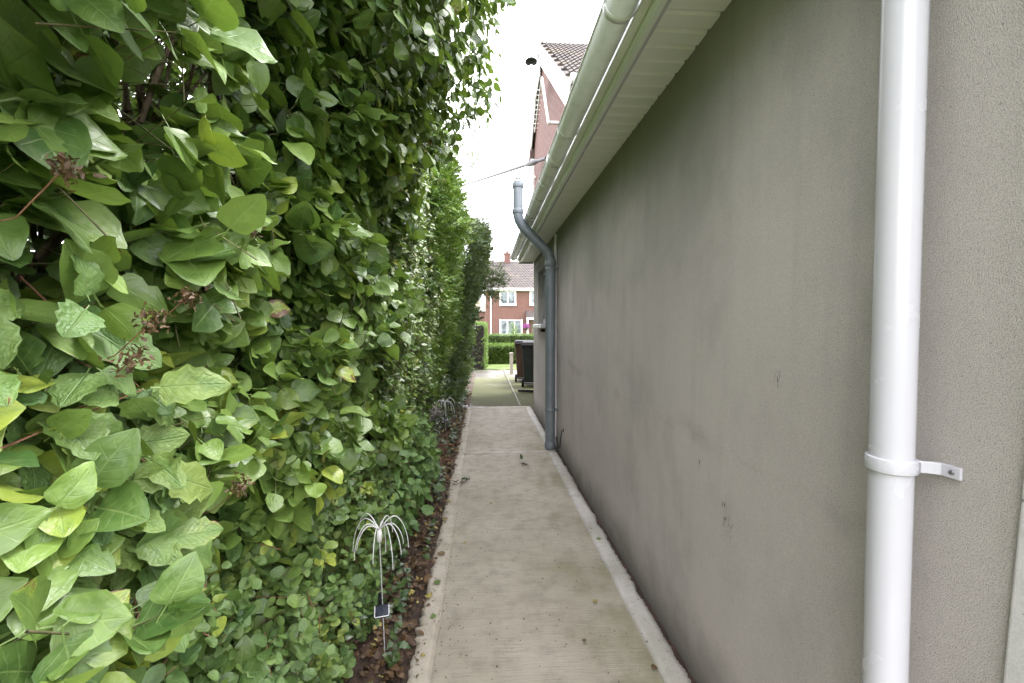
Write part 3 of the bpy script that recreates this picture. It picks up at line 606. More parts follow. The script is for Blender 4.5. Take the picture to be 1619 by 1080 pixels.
def variants(n, nr, nc, wf, seed, petiole=.2, fold=(.05, .5), curl=(-.05, .4), wave=.08):
    rg = np.random.default_rng(seed)
    return [leaf_template(nr, nc, (lambda s: (lambda u: wf(u)*s))(rg.uniform(.82, 1.15)), rg.uniform(*fold), rg.uniform(*curl), rg.uniform(0, wave), rg.uniform(-.15, .15), petiole*rg.uniform(.7, 1.3), rg.uniform(-.35, .35), k) for k in range(n)]
def spray_template(n, l, w_, seed, flat=.4):
    """a shoot tip with n narrow leaflets"""
    rg = np.random.default_rng(seed); V = []; T = []; UV = []
    for k in range(n):
        s = k/(n-1); side = 1 if k % 2 else -1; p = np.array((s*.85, 0, -.12*s*s)); a = rg.uniform(.5, 1.0)*side*(1 - .6*s)
        d = np.array((np.cos(a), np.sin(a), rg.uniform(-flat, flat))); d /= np.linalg.norm(d); q = np.cross(d, (0, 0, 1)); q /= np.linalg.norm(q); q[2] += rg.uniform(-.4, .4)
        ll = l*rg.uniform(.7, 1.2)*(1 - .3*s); n0 = len(V)
        V += [p, p + d*ll*.5 + q*w_*.5, p + d*ll, p + d*ll*.5 - q*w_*.5]; UV += [(0, .5), (.5, 1), (1, .5), (.5, 0)]; T += [(n0, n0+1, n0+2), (n0, n0+2, n0+3)]
    V = np.array(V); T = np.array(T); a, b, c = V[T[:, 0]], V[T[:, 1]], V[T[:, 2]]; fl = np.cross(b-a, c-a)[:, 2] < 0; T[fl] = T[fl][:, ::-1]
    return V, T, np.array(UV, float)
def frames(tip, nrm):
    t = norm(tip); n = norm(nrm - t*np.sum(nrm*t, -1, keepdims=True)); s = np.cross(n, t); return np.stack([t, s, n], -1)   # columns
class Leaves:
    """pos, frame, size, variant, colour for a set of leaves"""
    def __init__(s, pos, tip, nrm, size, col, var):
        s.p = pos; s.F = frames(tip, nrm); s.s = size; s.c = col; s.v = var; s.t = norm(tip)
    def sub(s, m):
        o = Leaves.__new__(Leaves); o.p, o.F, o.s, o.c, o.v, o.t = s.p[m], s.F[m], s.s[m], s.c[m], s.v[m], s.t[m]; return o
    def cat(a, b):
        o = Leaves.__new__(Leaves)
        for k in 'pFscvt': setattr(o, k, np.concatenate([getattr(a, k), getattr(b, k)]))
        return o
def mesh_np(name, V, T, UV, COL, mat, smooth=True):
    me = bpy.data.meshes.new(name); nt_ = len(T)
    me.vertices.add(len(V)); me.vertices.foreach_set('co', V.astype(np.float32).ravel())
    me.loops.add(nt_*3); me.loops.foreach_set('vertex_index', T.astype(np.int32).ravel())
    me.polygons.add(nt_); me.polygons.foreach_set('loop_start', np.arange(0, nt_*3, 3, dtype=np.int32))
    me.polygons.foreach_set('use_smooth', np.full(nt_, smooth))
    me.update(calc_edges=True)
    if UV is not None:
        ul = me.uv_layers.new(name='UVMap'); ul.data.foreach_set('uv', UV[T.ravel()].astype(np.float32).ravel())
    if COL is not None:
        at = me.attributes.new('lcol', 'FLOAT_COLOR', 'POINT'); at.data.foreach_set('color', np.c_[COL, np.ones(len(COL))].astype(np.float32).ravel())
    me.materials.append(mat); me.update(); return me
def stuff_mesh(name, L, temps, mat):
    Vs, Ts, Us, Cs = [], [], [], []; off = 0
    for k, (V, T, UV) in enumerate(temps):
        m = L.v % len(temps) == k; n = int(m.sum())
        if not n: continue
        W = np.einsum('nij,vj->nvi', L.F[m], V)*L.s[m][:, None, None] + L.p[m][:, None, :]
        Vs.append(W.reshape(-1, 3)); Ts.append((T[None] + (np.arange(n)*len(V))[:, None, None]).reshape(-1, 3) + off); off += n*len(V)
        Us.append(np.tile(UV, (n, 1))); Cs.append(np.repeat(L.c[m], len(V), 0))
    return mesh_np(name, np.concatenate(Vs), np.concatenate(Ts), np.concatenate(Us), np.concatenate(Cs), mat)
def leaf_parts(name, L, meshes, parent):
    inv = Matrix.Translation(-Vector(parent.location))
    for i in range(len(L.p)):
        o = bpy.data.objects.new(name, meshes[int(L.v[i]) % len(meshes)]); C.objects.link(o); o.parent = parent; o.matrix_parent_inverse = inv
        F = L.F[i]*L.s[i]; p = L.p[i]
        o.matrix_basis = Matrix(((F[0][0], F[0][1], F[0][2], p[0]), (F[1][0], F[1][1], F[1][2], p[1]), (F[2][0], F[2][1], F[2][2], p[2]), (0, 0, 0, 1)))
        o.color = (*[float(c) for c in L.c[i]], 1)
# which leaves show largest: coarse painter's count over all leaf sets, front to back
def visible_counts(sets):
    fw = np.array((math.sin(YAW)*math.cos(PITCH), math.cos(YAW)*math.cos(PITCH), -math.sin(PITCH))); rt = np.array((math.cos(YAW), -math.sin(YAW), 0)); up = np.cross(rt, fw)
    GW, GH, ff = 405, 270, FPX/4
    P = np.concatenate([L.p + L.t*(L.s*.5)[:, None] for L in sets]) - np.array(CAM); S = np.concatenate([L.s for L in sets]); NN = np.concatenate([L.F[:, :, 2] for L in sets])
    d = P @ fw; ok = d > .05; dd = np.where(ok, d, 1); x = GW/2 + ff*(P @ rt)/dd; y = GH/2 - ff*(P @ up)/dd; r = S*.36*ff/dd*(.35 + .65*np.abs(np.sum(norm(P)*NN, 1)))
    ok &= (x > -9) & (x < GW+9) & (y > -9) & (y < GH+9); cnt = np.zeros(len(P)); occ = np.zeros((GH, GW), bool)
    for i in np.argsort(np.linalg.norm(P, axis=1)):
        if not ok[i]: continue
        x0, x1, y0, y1 = int(max(0, x[i]-r[i])), int(min(GW, x[i]+r[i]+1)), int(max(0, y[i]-r[i])), int(min(GH, y[i]+r[i]+1))
        if x1 <= x0 or y1 <= y0: continue
        o = occ[y0:y1, x0:x1]; cnt[i] = (~o).sum(); o[:] = True
    out = []; k = 0
    for L in sets: out.append(cnt[k:k+len(L.p)]); k += len(L.p)
    return out
def twig_leaves(N, surf, yr, zr, dscale, dmax, tl, pairs, size, droop, face, col, nvar, dirbias=(.8, 0, .45), spread=.5, mask=None, seed=0, tilt=.35, szvar=.28):
    rg = np.random.default_rng(seed); y = rg.uniform(*yr, N); z = rg.uniform(*zr, N)
    if mask is not None: k = mask(y, z, rg); y, z = y[k], z[k]; N = len(y)
    dep = np.minimum(rg.exponential(dscale, N), dmax)
    x = surf(y, z) - dep; Ln = rg.uniform(*tl, N)
    D = norm(np.array(dirbias) + rg.normal(0, spread, (N, 3))); tipp = np.c_[x, y, z]; base = tipp - D*Ln[:, None]
    a = norm(np.cross(D, norm(rg.normal(0, 1, (N, 3))))); b = np.cross(D, a); P, T, Nn, S, Cc = [], [], [], [], []
    npair = rg.integers(pairs[0], pairs[1]+1, N); ssz = rg.uniform(*size, N); cl = col(y, z, rg)
    for k in range(pairs[1]):
        m = npair > k
        s = (k+1)/npair[m]; s = np.minimum(s, 1)
        node = base[m] + D[m]*(Ln[m]*s)[:, None]; node[:, 2] -= .12*Ln[m]*s*s
        side = a[m] if k % 2 == 0 else b[m]
        for sg in (-1, 1):
            n = len(node); tip = side*sg*.75 + D[m]*(.25 + .45*s)[:, None] + np.array((0, 0, -droop)) + rg.normal(0, .36, (n, 3)); tip = norm(tip)
            nn = np.array(face) + rg.normal(0, tilt, (n, 3)); sz = ssz[m]*rg.uniform(1-szvar, 1+szvar, n)*(1 - .45*(s >= .99)*rg.uniform(0, 1, n))
            P.append(node + tip*(sz*.2)[:, None]); T.append(tip); Nn.append(nn); S.append(sz)
            c = cl[m].copy(); c[:, 0] = np.clip(c[:, 0]*rg.uniform(.6, 1.3, n), 0, 1); c[:, 1] = np.clip(c[:, 1] + rg.normal(0, .22, n), 0, 1); c[:, 2] = rg.uniform(0, 1, n); Cc.append(c)
    P = np.concatenate(P); L = Leaves(P, np.concatenate(T), np.concatenate(Nn), np.concatenate(S), np.concatenate(Cc), rg.integers(0, nvar, len(P)))
    far = np.linalg.norm(L.p + L.t*(L.s*.5)[:, None] - np.array(CAM), axis=1) > .55
    return L.sub(far), (base, base + D*(Ln)[:, None] - np.c_[0*Ln, 0*Ln, .12*Ln])
def twig_mesh(name, segs, r0, r1, mat, parent):
    A, B = segs; n = len(A); d = norm(B - A); u = norm(np.cross(d, np.array((.31, .2, .93)))); v = np.cross(d, u); V = np.empty((n, 6, 3))
    for k in range(3):
        o = u*math.cos(k*2.094) + v*math.sin(k*2.094); V[:, k] = A + o*r0; V[:, 3+k] = B + o*r1
    t = []
    for k in range(3): j = (k+1) % 3; t += [(k, j, 3+j), (k, 3+j, 3+k)]
    T = (np.array(t)[None] + (np.arange(n)*6)[:, None, None]).reshape(-1, 3)
    o = link(name, mesh_np(name, V.reshape(-1, 3), T, None, None, mat), parent); o['kind'] = 'stuff'; return o
def vnoise(y, z, s, seed=0):
    """smooth cheap noise from summed sines, about -1..1"""
    rg = np.random.default_rng(seed); o = 0
    for k in range(6):
        a, b, c = rg.uniform(-1, 1), rg.uniform(-1, 1), rg.uniform(0, 6.3); f_ = s*(1 + k*.55); o = o + np.sin((a*y + b*z)*f_*3 + c)
    return o/3.2
def stems(parent, spots, mat, seed, r0=.014, hmax=3.6, name='stem', lean=.25):
    rg = np.random.default_rng(seed)
    for (x, y) in spots:
        n = 12; h = hmax*rg.uniform(.75, 1.05); ph = rg.uniform(0, 6.3, 2); lx, ly = rg.uniform(-.05, lean), rg.uniform(-.3, .3)
        pts = [(x + lx*t + .05*math.sin(ph[0] + 5*t), y + ly*t + .06*math.sin(ph[1] + 4*t), -.05 + h*t) for t in np.linspace(0, 1, n)]
        rr = r0*rg.uniform(.6, 1.5); MB().tube(pts, [rr*(1 - .75*i/(n-1)) for i in range(n)], 7).build(name, mat, parent)

# ------------------------------------------------------------------ leaf materials, each for leaf parts (obj) and for the joined leaves (attr)
def pair(name, *a, **k): return mat_leaf(name, 'obj', *a, **k), mat_leaf(name + '_joined', 'attr', *a, **k)
ML = pair('lilac_leaf', (.034, .086, .019), (.195, .305, .056), yellow=(.28, .35, .045), rough=.42)
MLi = mat_leaf('shade_toned_inner_leaf', 'attr', (.030, .072, .016), (.12, .21, .04), rough=.5, lite=True)  # darker copy of the lilac leaf; shade inside the hedge is in its colour
MS = pair('snowberry_leaf', (.040, .095, .026), (.17, .285, .066), yellow=(.28, .34, .045), rough=.5)
MBr = pair('bramble_leaf', (.045, .11, .028), (.14, .27, .06), yellow=(.24, .28, .05), brown=(.13, .055, .022), rough=.55, vfreq=62, vstr=.3, rug=.6)
MI = pair('ivy_leaf', (.018, .05, .018), (.07, .14, .04), vein=(.16, .22, .10), rough=.36, vstr=.3, lite=True)
MP = pair('privet_leaf', (.028, .070, .022), (.16, .275, .055), rough=.45, vstr=.25, lite=True)
MC = pair('bright_conifer_leaf', (.060, .14, .022), (.22, .35, .055), rough=.5, vstr=0, lite=True)
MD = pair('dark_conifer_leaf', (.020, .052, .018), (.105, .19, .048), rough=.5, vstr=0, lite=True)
MLit = pair('dead_leaf', (.05, .025, .010), (.19, .108, .036), yellow=(.42, .36, .08), brown=(.09, .04, .02), vein=(.25, .15, .08), rough=.6, transl=.08, lite=True)

# ------------------------------------------------------------------ lilac bushes that make the near hedge
def surf_lilac(y, z):
    x = np.interp(z, [0, .35, .8, 1.3, 1.8, 2.2, 2.6, 2.9, 3.6], [-.86, -.76, -.64, -.55, -.50, -.46, -.34, -.24, -.3])
    x = x - .06*np.clip((1.1 - y)/1, 0, 1)*np.clip((z - 1.9), 0, 1)*4 + .12*vnoise(y, z, 1.5, 4) + .055*vnoise(y, z, 3.8, 5) - .10*np.clip((.85 - y)/.5, 0, 1)*np.clip((1.45 - z)/.5, 0, 1)
    return x
def col_lilac(y, z, rg):
    n = len(y); near = np.clip((1.15 - y)/.9, 0, 1)*np.clip((1.75 - z)/.8, 0, 1)
    ye = np.where(rg.uniform(0, 1, n) < .08 + .5*near, rg.uniform(.2, 1, n), rg.uniform(0, .12, n))
    br = rg.beta(2, 2, n)*.75 + .22*np.clip((1.6 - z), -.4, .6)*.6 + .1
    return np.c_[ye, np.clip(br, 0, 1), rg.uniform(0, 1, n)]
GAPS = ((.74, 1.82, .075), (.67, 1.73, .055), (.52, 1.48, .04), (.865, 1.85, .055), (1.45, 2.37, .08), (.72, 1.21, .04), (1.03, .78, .05), (.73, 1.68, .035))
def gaps(y, z, k=1.0):
    o = np.ones(len(y), bool)
    for gy, gz_, gr_ in GAPS: o &= (y - gy)**2 + (z - gz_)**2 > (gr_*k)**2
    return o
def tunnel(L, k=1.0):
    t_ = .52/np.maximum(.3, -L.p[:, 0]); return L.sub(gaps(L.p[:, 1]*t_, 1.4 + (L.p[:, 2] - 1.4)*t_, k))
def hole(y, z, rg): return base_hole(y, z, rg)
def base_hole(y, z, rg): return rg.uniform(-1.1, .9, len(y)) < .50 + .85*vnoise(y, z, 2.6, 9) - .25*np.clip(z - 1.7, 0, .6)*np.clip(1.3 - y, 0, 1)
VL = variants(26, 11, 4, w_lilac, 1, .28, (.0, .4), (-.08, .28), .10); VLm = variants(16, 7, 4, w_lilac, 18, .28, (.0, .4), (-.08, .28), .10); VLs = variants(12, 6, 2, w_lilac, 2); VLs_m = None
lil = thing('lilac_bush', 'overgrown lilac with large heart shaped leaves, some yellowed, filling the near hedge', 'shrub', (-.95, .8, -.03))
lil2 = thing('lilac_bush', 'tall lilac with small drooping leaves arching over the path beside the privet', 'shrub', (-.95, 2.1, -.03))
L1, tw1 = twig_leaves(2000, surf_lilac, (-.25, 1.6), (.40, 3.1), .045, .22, (.10, .24), (3, 4), (.052, .086), .42, (.75, -.25, .72), col_lilac, 160, mask=hole, seed=31, tilt=.6)
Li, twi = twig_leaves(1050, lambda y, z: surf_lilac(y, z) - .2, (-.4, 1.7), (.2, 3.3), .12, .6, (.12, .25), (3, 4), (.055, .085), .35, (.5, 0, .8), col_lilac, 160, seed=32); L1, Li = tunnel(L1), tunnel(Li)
L2, tw2 = twig_leaves(1500, surf_lilac, (1.4, 2.75), (.75, 3.3), .05, .25, (.10, .22), (3, 4), (.050, .080), .7, (.85, -.1, .5), col_lilac, 160, mask=hole, seed=33, tilt=.55)
L2i, tw2i = twig_leaves(1000, lambda y, z: surf_lilac(y, z) - .2, (1.5, 2.9), (.2, 3.4), .12, .6, (.12, .25), (3, 4), (.045, .068), .6, (.5, 0, .8), col_lilac, 160, seed=34)
# the overhanging spray at the top
def surf_over(y, z): return np.interp(z, [2.2, 2.45, 2.65, 2.9, 3.2], [-.34, -.18, -.02, .10, .04]) + .10*vnoise(y, z, 3, 15) - .12*np.clip((y - 2.1), 0, 1)
L2o, tw2o = twig_leaves(330, surf_over, (1.35, 2.75), (2.25, 3.2), .10, .34, (.12, .26), (3, 4), (.042, .062), .95, (.9, -.1, .4), col_lilac, 160, seed=35)

# ------------------------------------------------------------------ snowberry, low near plants
def surf_low(y, z): return np.interp(z, [0, .2, .5, .8, 1.1], [-.55, -.55, -.59, -.64, -.74]) - .08*np.clip(1.2 - y, 0, .6) + .06*vnoise(y, z, 2.2, 21)
def col_low(y, z, rg):
    n = len(y); return np.c_[np.where(rg.uniform(0, 1, n) < .16, rg.uniform(.3, .9, n), rg.uniform(0, .15, n)), np.clip(rg.beta(2, 2, n)*.8 + .12, 0, 1), rg.uniform(0, 1, n)]
VS_ = variants(12, 6, 4, w_round, 3, .15, (0, .35), (-.15, .3)); VSs = variants(8, 4, 2, w_round, 4, .15)
snow = thing('snowberry_bush', 'low sprawling snowberry with small round leaves at the foot of the lilac', 'shrub', (-.75, 1.3, -.03))
LS, twS = twig_leaves(1750, surf_low, (.25, 3.2), (.02, .95), .05, .3, (.08, .2), (3, 5), (.028, .048), .25, (.55, -.2, .85), col_low, 160, seed=41, mask=lambda y, z, rg: rg.uniform(0, 1, len(y)) < np.clip(1.35 - z*.75, .1, 1))

# ------------------------------------------------------------------ brambles
VB = variants(10, 12, 4, w_bramble, 6, .12, (.05, .35), (0, .35), .14); VBs = variants(6, 12, 2, w_bramble, 7, .12)
def col_br(y, z, rg):
    n = len(y); return np.c_[rg.uniform(0, .4, n), rg.uniform(.2, .8, n), rg.uniform(.55, 1, n)]
def surf_br(y, z): return -.50 + .04*vnoise(y, z, 3, 23)
bram = thing('bramble', 'bramble with serrated brown edged leaves growing through the lilac', 'bramble', (-.7, .6, -.03))
LB, twB = twig_leaves(26, surf_br, (.46, .72), (1.05, 1.45), .03, .12, (.10, .2), (2, 3), (.055, .085), .5, (.9, -.25, .55), col_br, 160, seed=45)
bram2 = thing('bramble', 'fresh green bramble clump spilling towards the path by the cut twigs', 'bramble', (-.65, 3.2, -.03))
def surf_br2(y, z): return np.interp(z, [0, .25, .5, .75], [-.54, -.42, -.46, -.62]) + .06*vnoise(y, z, 4, 24)
LB2, twB2 = twig_leaves(300, surf_br2, (2.6, 4.2), (.08, .80), .05, .25, (.12, .25), (2, 4), (.05, .085), .35, (.6, -.2, .8), lambda y, z, rg: np.c_[rg.uniform(0, .12, len(y)), rg.uniform(.3, .95, len(y)), rg.uniform(0, .75, len(y))], 160, seed=46)

# ------------------------------------------------------------------ privet hedge
VP = variants(10, 4, 2, w_privet, 8, .1, (.1, .5), (-.1, .35))
priv = thing('privet_hedge', 'dense small leaved privet hedge between the lilac and the bright conifers', 'hedge', (-.95, 3.4, -.03))
def surf_pr(y, z): return np.interp(z, [0, .3, 1, 2, 2.6, 3.0], [-.80, -.70, -.54, -.49, -.5, -.6]) + .06*vnoise(y, z, 1.7, 31) + .03*vnoise(y, z, 5, 32)
def col_pr(y, z, rg): n = len(y); return np.c_[np.where(rg.uniform(0, 1, n) < .06, rg.uniform(.3, .9, n), rg.uniform(0, .2, n)), np.clip(.5 + .28*vnoise(y, z, 3, 35) + rg.normal(0, .18, n), 0, 1), rg.uniform(0, 1, n)]
LP, twP = twig_leaves(5200, surf_pr, (2.45, 4.7), (.05, 2.75), .06, .35, (.08, .2), (4, 6), (.030, .052), .25, (.7, -.25, .7), col_pr, 160, seed=51)

sets = [L1, L2, L2o, LS, LB, LB2]
cnt = visible_counts(sets + [Li, L2i, LP])
def split(L, c, n): o = np.argsort(-c); m = np.zeros(len(c), bool); m[o[:n]] = True; return L.sub(m), L.sub(~m)
A1, B1 = split(L1, cnt[0], 300)
L2a = Leaves.cat(L2, L2o); A2, B2 = split(L2a, np.concatenate([cnt[1], cnt[2]]), 300)
AS, BS = split(LS, cnt[3], 300); AB, BB = LB, None; AB2, BB2 = split(LB2, cnt[5], 300)
def fol(parent, A, Bs, tempsA, tempsB, mats, tw, stem_r, bark, twn='twig', inner=None):
    mA = [mesh_np('leaf', V, T, UV, None, mats[0]) for V, T, UV in tempsA]
    if A is not None: leaf_parts('leaf', A, mA, parent)
    for k, B in enumerate(Bs):
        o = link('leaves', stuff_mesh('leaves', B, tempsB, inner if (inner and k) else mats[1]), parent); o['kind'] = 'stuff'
    for t in tw: twig_mesh(twn, t, stem_r, stem_r*.4, bark, parent)
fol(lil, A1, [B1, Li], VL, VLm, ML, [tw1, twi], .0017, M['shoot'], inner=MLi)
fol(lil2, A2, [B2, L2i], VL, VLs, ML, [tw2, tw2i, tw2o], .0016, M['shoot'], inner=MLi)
fol(snow, AS, [BS], VS_, VSs, MS, [twS], .0016, M['twig_red'])
fol(bram, AB, [], VB, VB, MBr, [twB], .0022, M['twig_red'])
fol(bram2, AB2, [BB2] if len(BB2.p) else [], VB, VBs, MBr, [twB2], .0022, M['twig_red'])
fol(priv, None, [LP], VP, VP, MP, [twP], .002, M['bark'])
rs = np.random.default_rng(77)
stems(lil, [(-.82 - .35*rs.random(), y + rs.uniform(-.08, .08)) for y in np.linspace(.1, 1.5, 13)], M['bark'], 1, .013)
stems(lil2, [(-.82 - .35*rs.random(), y + rs.uniform(-.08, .08)) for y in np.linspace(1.7, 2.7, 9)], M['bark'], 2, .014)
stems(priv, [(-.85 - .3*rs.random(), y + rs.uniform(-.08, .08)) for y in np.linspace(2.8, 4.5, 12)], M['bark_dark'], 3, .011, 2.6)
# slanting branches seen in the gaps of the lilac
for k in range(26):
    y0 = rs.uniform(.0, 2.5); z0 = rs.uniform(.5, 2.6); a = rs.uniform(-.9, .9); ln = rs.uniform(.3, .7); x0 = rs.uniform(-.95, -.76); dx = rs.uniform(0, .16)
    pts = [(x0 + dx*t + .01*math.sin(9*t + k), y0 + math.sin(a)*ln*t, z0 + math.cos(a)*ln*t*.9 + .02*math.sin(6*t + 2*k)) for t in np.linspace(0, 1, 7)]
    MB().tube(pts, [rs.uniform(.003, .007)*(1 - .6*i/6) for i in range(7)], 6).build('branch', M['bark'], lil if y0 < 1.6 else lil2)

for k, (gy, gz_, gr_) in enumerate(GAPS):
    for j in range(3):
        a = rs.uniform(-.8, .8); ln = rs.uniform(.45, .75); x0 = rs.uniform(-.84, -.68); yy, zz = gy*(-x0)/.52 + rs.uniform(-.06, .06), 1.4 + (gz_ - 1.4)*(-x0)/.52
        pts = [(x0 + .05*(t-.5), yy + math.sin(a)*ln*(t-.5) + .012*math.sin(8*t + j), zz + math.cos(a)*ln*(t-.5)) for t in np.linspace(0, 1, 8)]
        r0_ = rs.uniform(.004, .010); b = MB().tube(pts, [r0_*(1 - .4*i/7) for i in range(8)], 7)
        b.tube([pts[4], (pts[4][0] + .05, pts[4][1] + rs.uniform(-.1, .1), pts[4][2] + .14)], [r0_*.5, r0_*.25], 5); b.build('branch', M['bark'], lil if yy < 1.6 else lil2)

# dried flower heads on the near lilac
for k, (gy, gz_) in enumerate(((.735, 1.45), (.62, 1.41), (.50, 1.57), (.91, 1.595), (.86, 1.09), (.62, .995), (.60, 1.36))):
    n = 70; c0_ = np.array((-.47 + rs.uniform(-.02, .02), gy, gz_)); P = c0_ + rs.normal(0, 1, (n, 3))*np.array((.007, .010, .009))
    A = Leaves(P, norm(rs.normal(0, 1, (n, 3))), rs.normal(0, 1, (n, 3)), rs.uniform(.005, .012, n), np.c_[0*P[:, 0], rs.uniform(0, .6, n), rs.uniform(0, .6, n)], rs.integers(0, 6, n))
    link('seed_head', stuff_mesh('seed_head', A, variants(6, 4, 2, w_privet, 66, .3, (-.8, .8), (-.8, .8), .3), MLit[1]), lil)['label'] = 'dried brown flower head'
    MB().tube([tuple(c0_), tuple(c0_ + np.array((-.06, .01, -.05))), tuple(c0_ + np.array((-.16, .0, -.08)))], .0009, 5).build('stalk', M['twig_red'], lil)

# ------------------------------------------------------------------ conifers further along
def conifer(parent, N, yr, zr, surf, size, col, mats, seed, dscale=.07, nleaf=9, bias=(.75, -.25, .25), nm=(.5, -.4, .7), lw=(.32, .19), w2=None):
    rg = np.random.default_rng(seed); y = rg.uniform(*yr, N); z = rg.uniform(*zr, N); x = surf(y, z) - np.minimum(rg.exponential(dscale, N), .6)
    tip = norm(np.array(bias) + rg.normal(0, .5, (N, 3))); nn = np.array(nm) + rg.normal(0, .5, (N, 3)); s = rg.uniform(*size, N)
    L = Leaves(np.c_[x, y, z], tip, nn, s, col(y, z, rg), rg.integers(0, 8, N))
    o = link('crown', stuff_mesh('crown', L, [spray_template(nleaf, lw[0], lw[1], k) for k in range(8)], mats[1]), parent); o['kind'] = 'stuff'; return o
def col_c(y, z, rg): n = len(y); return np.c_[rg.uniform(0, .2, n)*(rg.random(n) < .5), np.clip(.5 + .35*vnoise(y, z, 2.4, 44) + rg.normal(0, .2, n), 0, 1), rg.uniform(0, .9, n)]
c1 = thing('conifer_tree', 'bright green feathery conifer hedge tree behind the privet', 'tree', (-1.0, 5.6, -.03))
def surf_c1(y, z): return np.interp(z, [0, .4, 1.5, 2.4, 3.0, 3.5, 3.9], [-.90, -.80, -.56, -.46, -.40, -.50, -.8]) + .15*vnoise(y, z, 1.9, 41) + .09*vnoise(y, z, 4, 42)
conifer(c1, 15000, (4.2, 7.1), (.1, 3.85), surf_c1, (.07, .14), col_c, MC, 61)
MB().tube([(-1.0, 5.6, -.05), (-1.02, 5.62, 2), (-1, 5.6, 3.5)], [.07, .05, .015], 9).build('trunk', M['bark_dark'], c1)
# end face of the bright tree that looks back over the privet
def surf_end(y0): return lambda y, z: np.full_like(y, 0)
def endface(parent, N, yc, xr, zr, size, col, mats, seed):
    rg = np.random.default_rng(seed); x = rg.uniform(*xr, N); z = rg.uniform(*zr, N); y = yc + .08*vnoise(x, z, 3, seed) + rg.exponential(.08, N)
    L = Leaves(np.c_[x, y, z], norm(np.array((.1, -.7, .6)) + rg.normal(0, .5, (N, 3))), np.array((.2, -.5, .8)) + rg.normal(0, .5, (N, 3)), rg.uniform(*size, N), col(y, z, rg), rg.integers(0, 8, N))
    o = link('crown', stuff_mesh('crown', L, [spray_template(9, .32, .19, k) for k in range(8)], mats[1]), parent); o['kind'] = 'stuff'
endface(c1, 3000, 4.35, (-1.6, -.5), (1.6, 3.8), (.07, .14), col_c, MC, 62)
c2 = thing('conifer_tree', 'dark green tall conifer with a leafy branch reaching towards the far house', 'tree', (-.95, 9.0, -.03))
def surf_c2(y, z): return np.interp(z, [0, .4, 1.2, 1.7, 2.2, 2.8, 3.4, 4.0], [-.60, -.54, -.46, -.40, -.26, -.10, -.04, -.3]) + .15*vnoise(y, z, 1.7, 51) + .09*vnoise(y, z, 4, 52) - .9*np.clip((z - (2.55 + .42*np.clip(y - 7, 0, 2.2)))/.55, 0, 1.2)**2
conifer(c2, 17000, (6.9, 11.2), (.05, 3.95), surf_c2, (.08, .16), col_c, MD, 63)
endface(c2, 1200, 6.95, (-1.4, -.6), (2.0, 3.0), (.07, .14), col_c, MD, 64)
MB().tube([(-.95, 9, -.05), (-.97, 9, 2), (-.95, 9, 3.8)], [.09, .07, .02], 9).build('trunk', M['bark_dark'], c2)
# the reaching branch of the dark conifer
def branch_cluster(parent, pts, rad, N, spread, size, mats, col, seed, nleaf=9, lw=(.34, .14), name='crown', br=.012, bark='bark_dark'):
    rg = np.random.default_rng(seed); P = np.array(pts); t = rg.uniform(0, 1, N)**.8; idx = t*(len(P)-1); i0 = np.minimum(idx.astype(int), len(P)-2); fr_ = (idx - i0)[:, None]
    c = P[i0]*(1-fr_) + P[i0+1]*fr_; c = c + rg.normal(0, 1, (N, 3))*np.array(spread)*(.6 + .4*np.sin(t*np.pi))[:, None]
    tip = norm(norm(P[-1] - P[0])*.6 + rg.normal(0, .55, (N, 3)) + np.array((0, 0, .1)))
    L = Leaves(c, tip, np.array((.1, -.4, .8)) + rg.normal(0, .5, (N, 3)), rg.uniform(*size, N), col(c[:, 1], c[:, 2], rg), rg.integers(0, 8, N))
    o = link(name, stuff_mesh(name, L, [spray_template(nleaf, lw[0], lw[1], k + 20) for k in range(8)], mats[1]), parent); o['kind'] = 'stuff'
    MB().tube(pts, [br*(1 - .7*k/(len(pts)-1)) for k in range(len(pts))], 6).build('branch', M[bark], parent)
branch_cluster(c2, [(-.7, 9.2, 2.05), (-.3, 9.15, 2.35), (.05, 9.1, 2.45), (.42, 9.05, 2.38)], 0, 900, (.11, .16, .14), (.07, .13), MD, col_c, 71)
branch_cluster(c2, [(-.3, 9.1, 2.3), (.08, 9.05, 2.2), (.22, 9.0, 2.02)], 0, 380, (.09, .12, .10), (.06, .11), MD, col_c, 72)
branch_cluster(c2, [(-.6, 8.6, 3.1), (-.1, 8.5, 3.35), (.08, 8.4, 3.4)], 0, 300, (.08, .2, .16), (.07, .12), MD, col_c, 73)
# sparse pale shoots above the bright conifer
for k, pts in enumerate(([(-.6, 4.9, 3.0), (-.2, 4.8, 3.3), (.08, 4.75, 3.28)], [(-.6, 5.0, 3.1), (-.2, 4.95, 3.5), (.05, 4.9, 3.62)], [(-.55, 4.6, 2.8), (-.25, 4.5, 3.05), (-.05, 4.45, 3.02)], [(-.55, 4.6, 3.1), (-.25, 4.6, 3.4), (-.10, 4.6, 3.75)])):
    branch_cluster(c1, pts, 0, 75, (.05, .09, .07), (.06, .10), MC, col_c, 80 + k, 7, (.36, .17), br=.006)

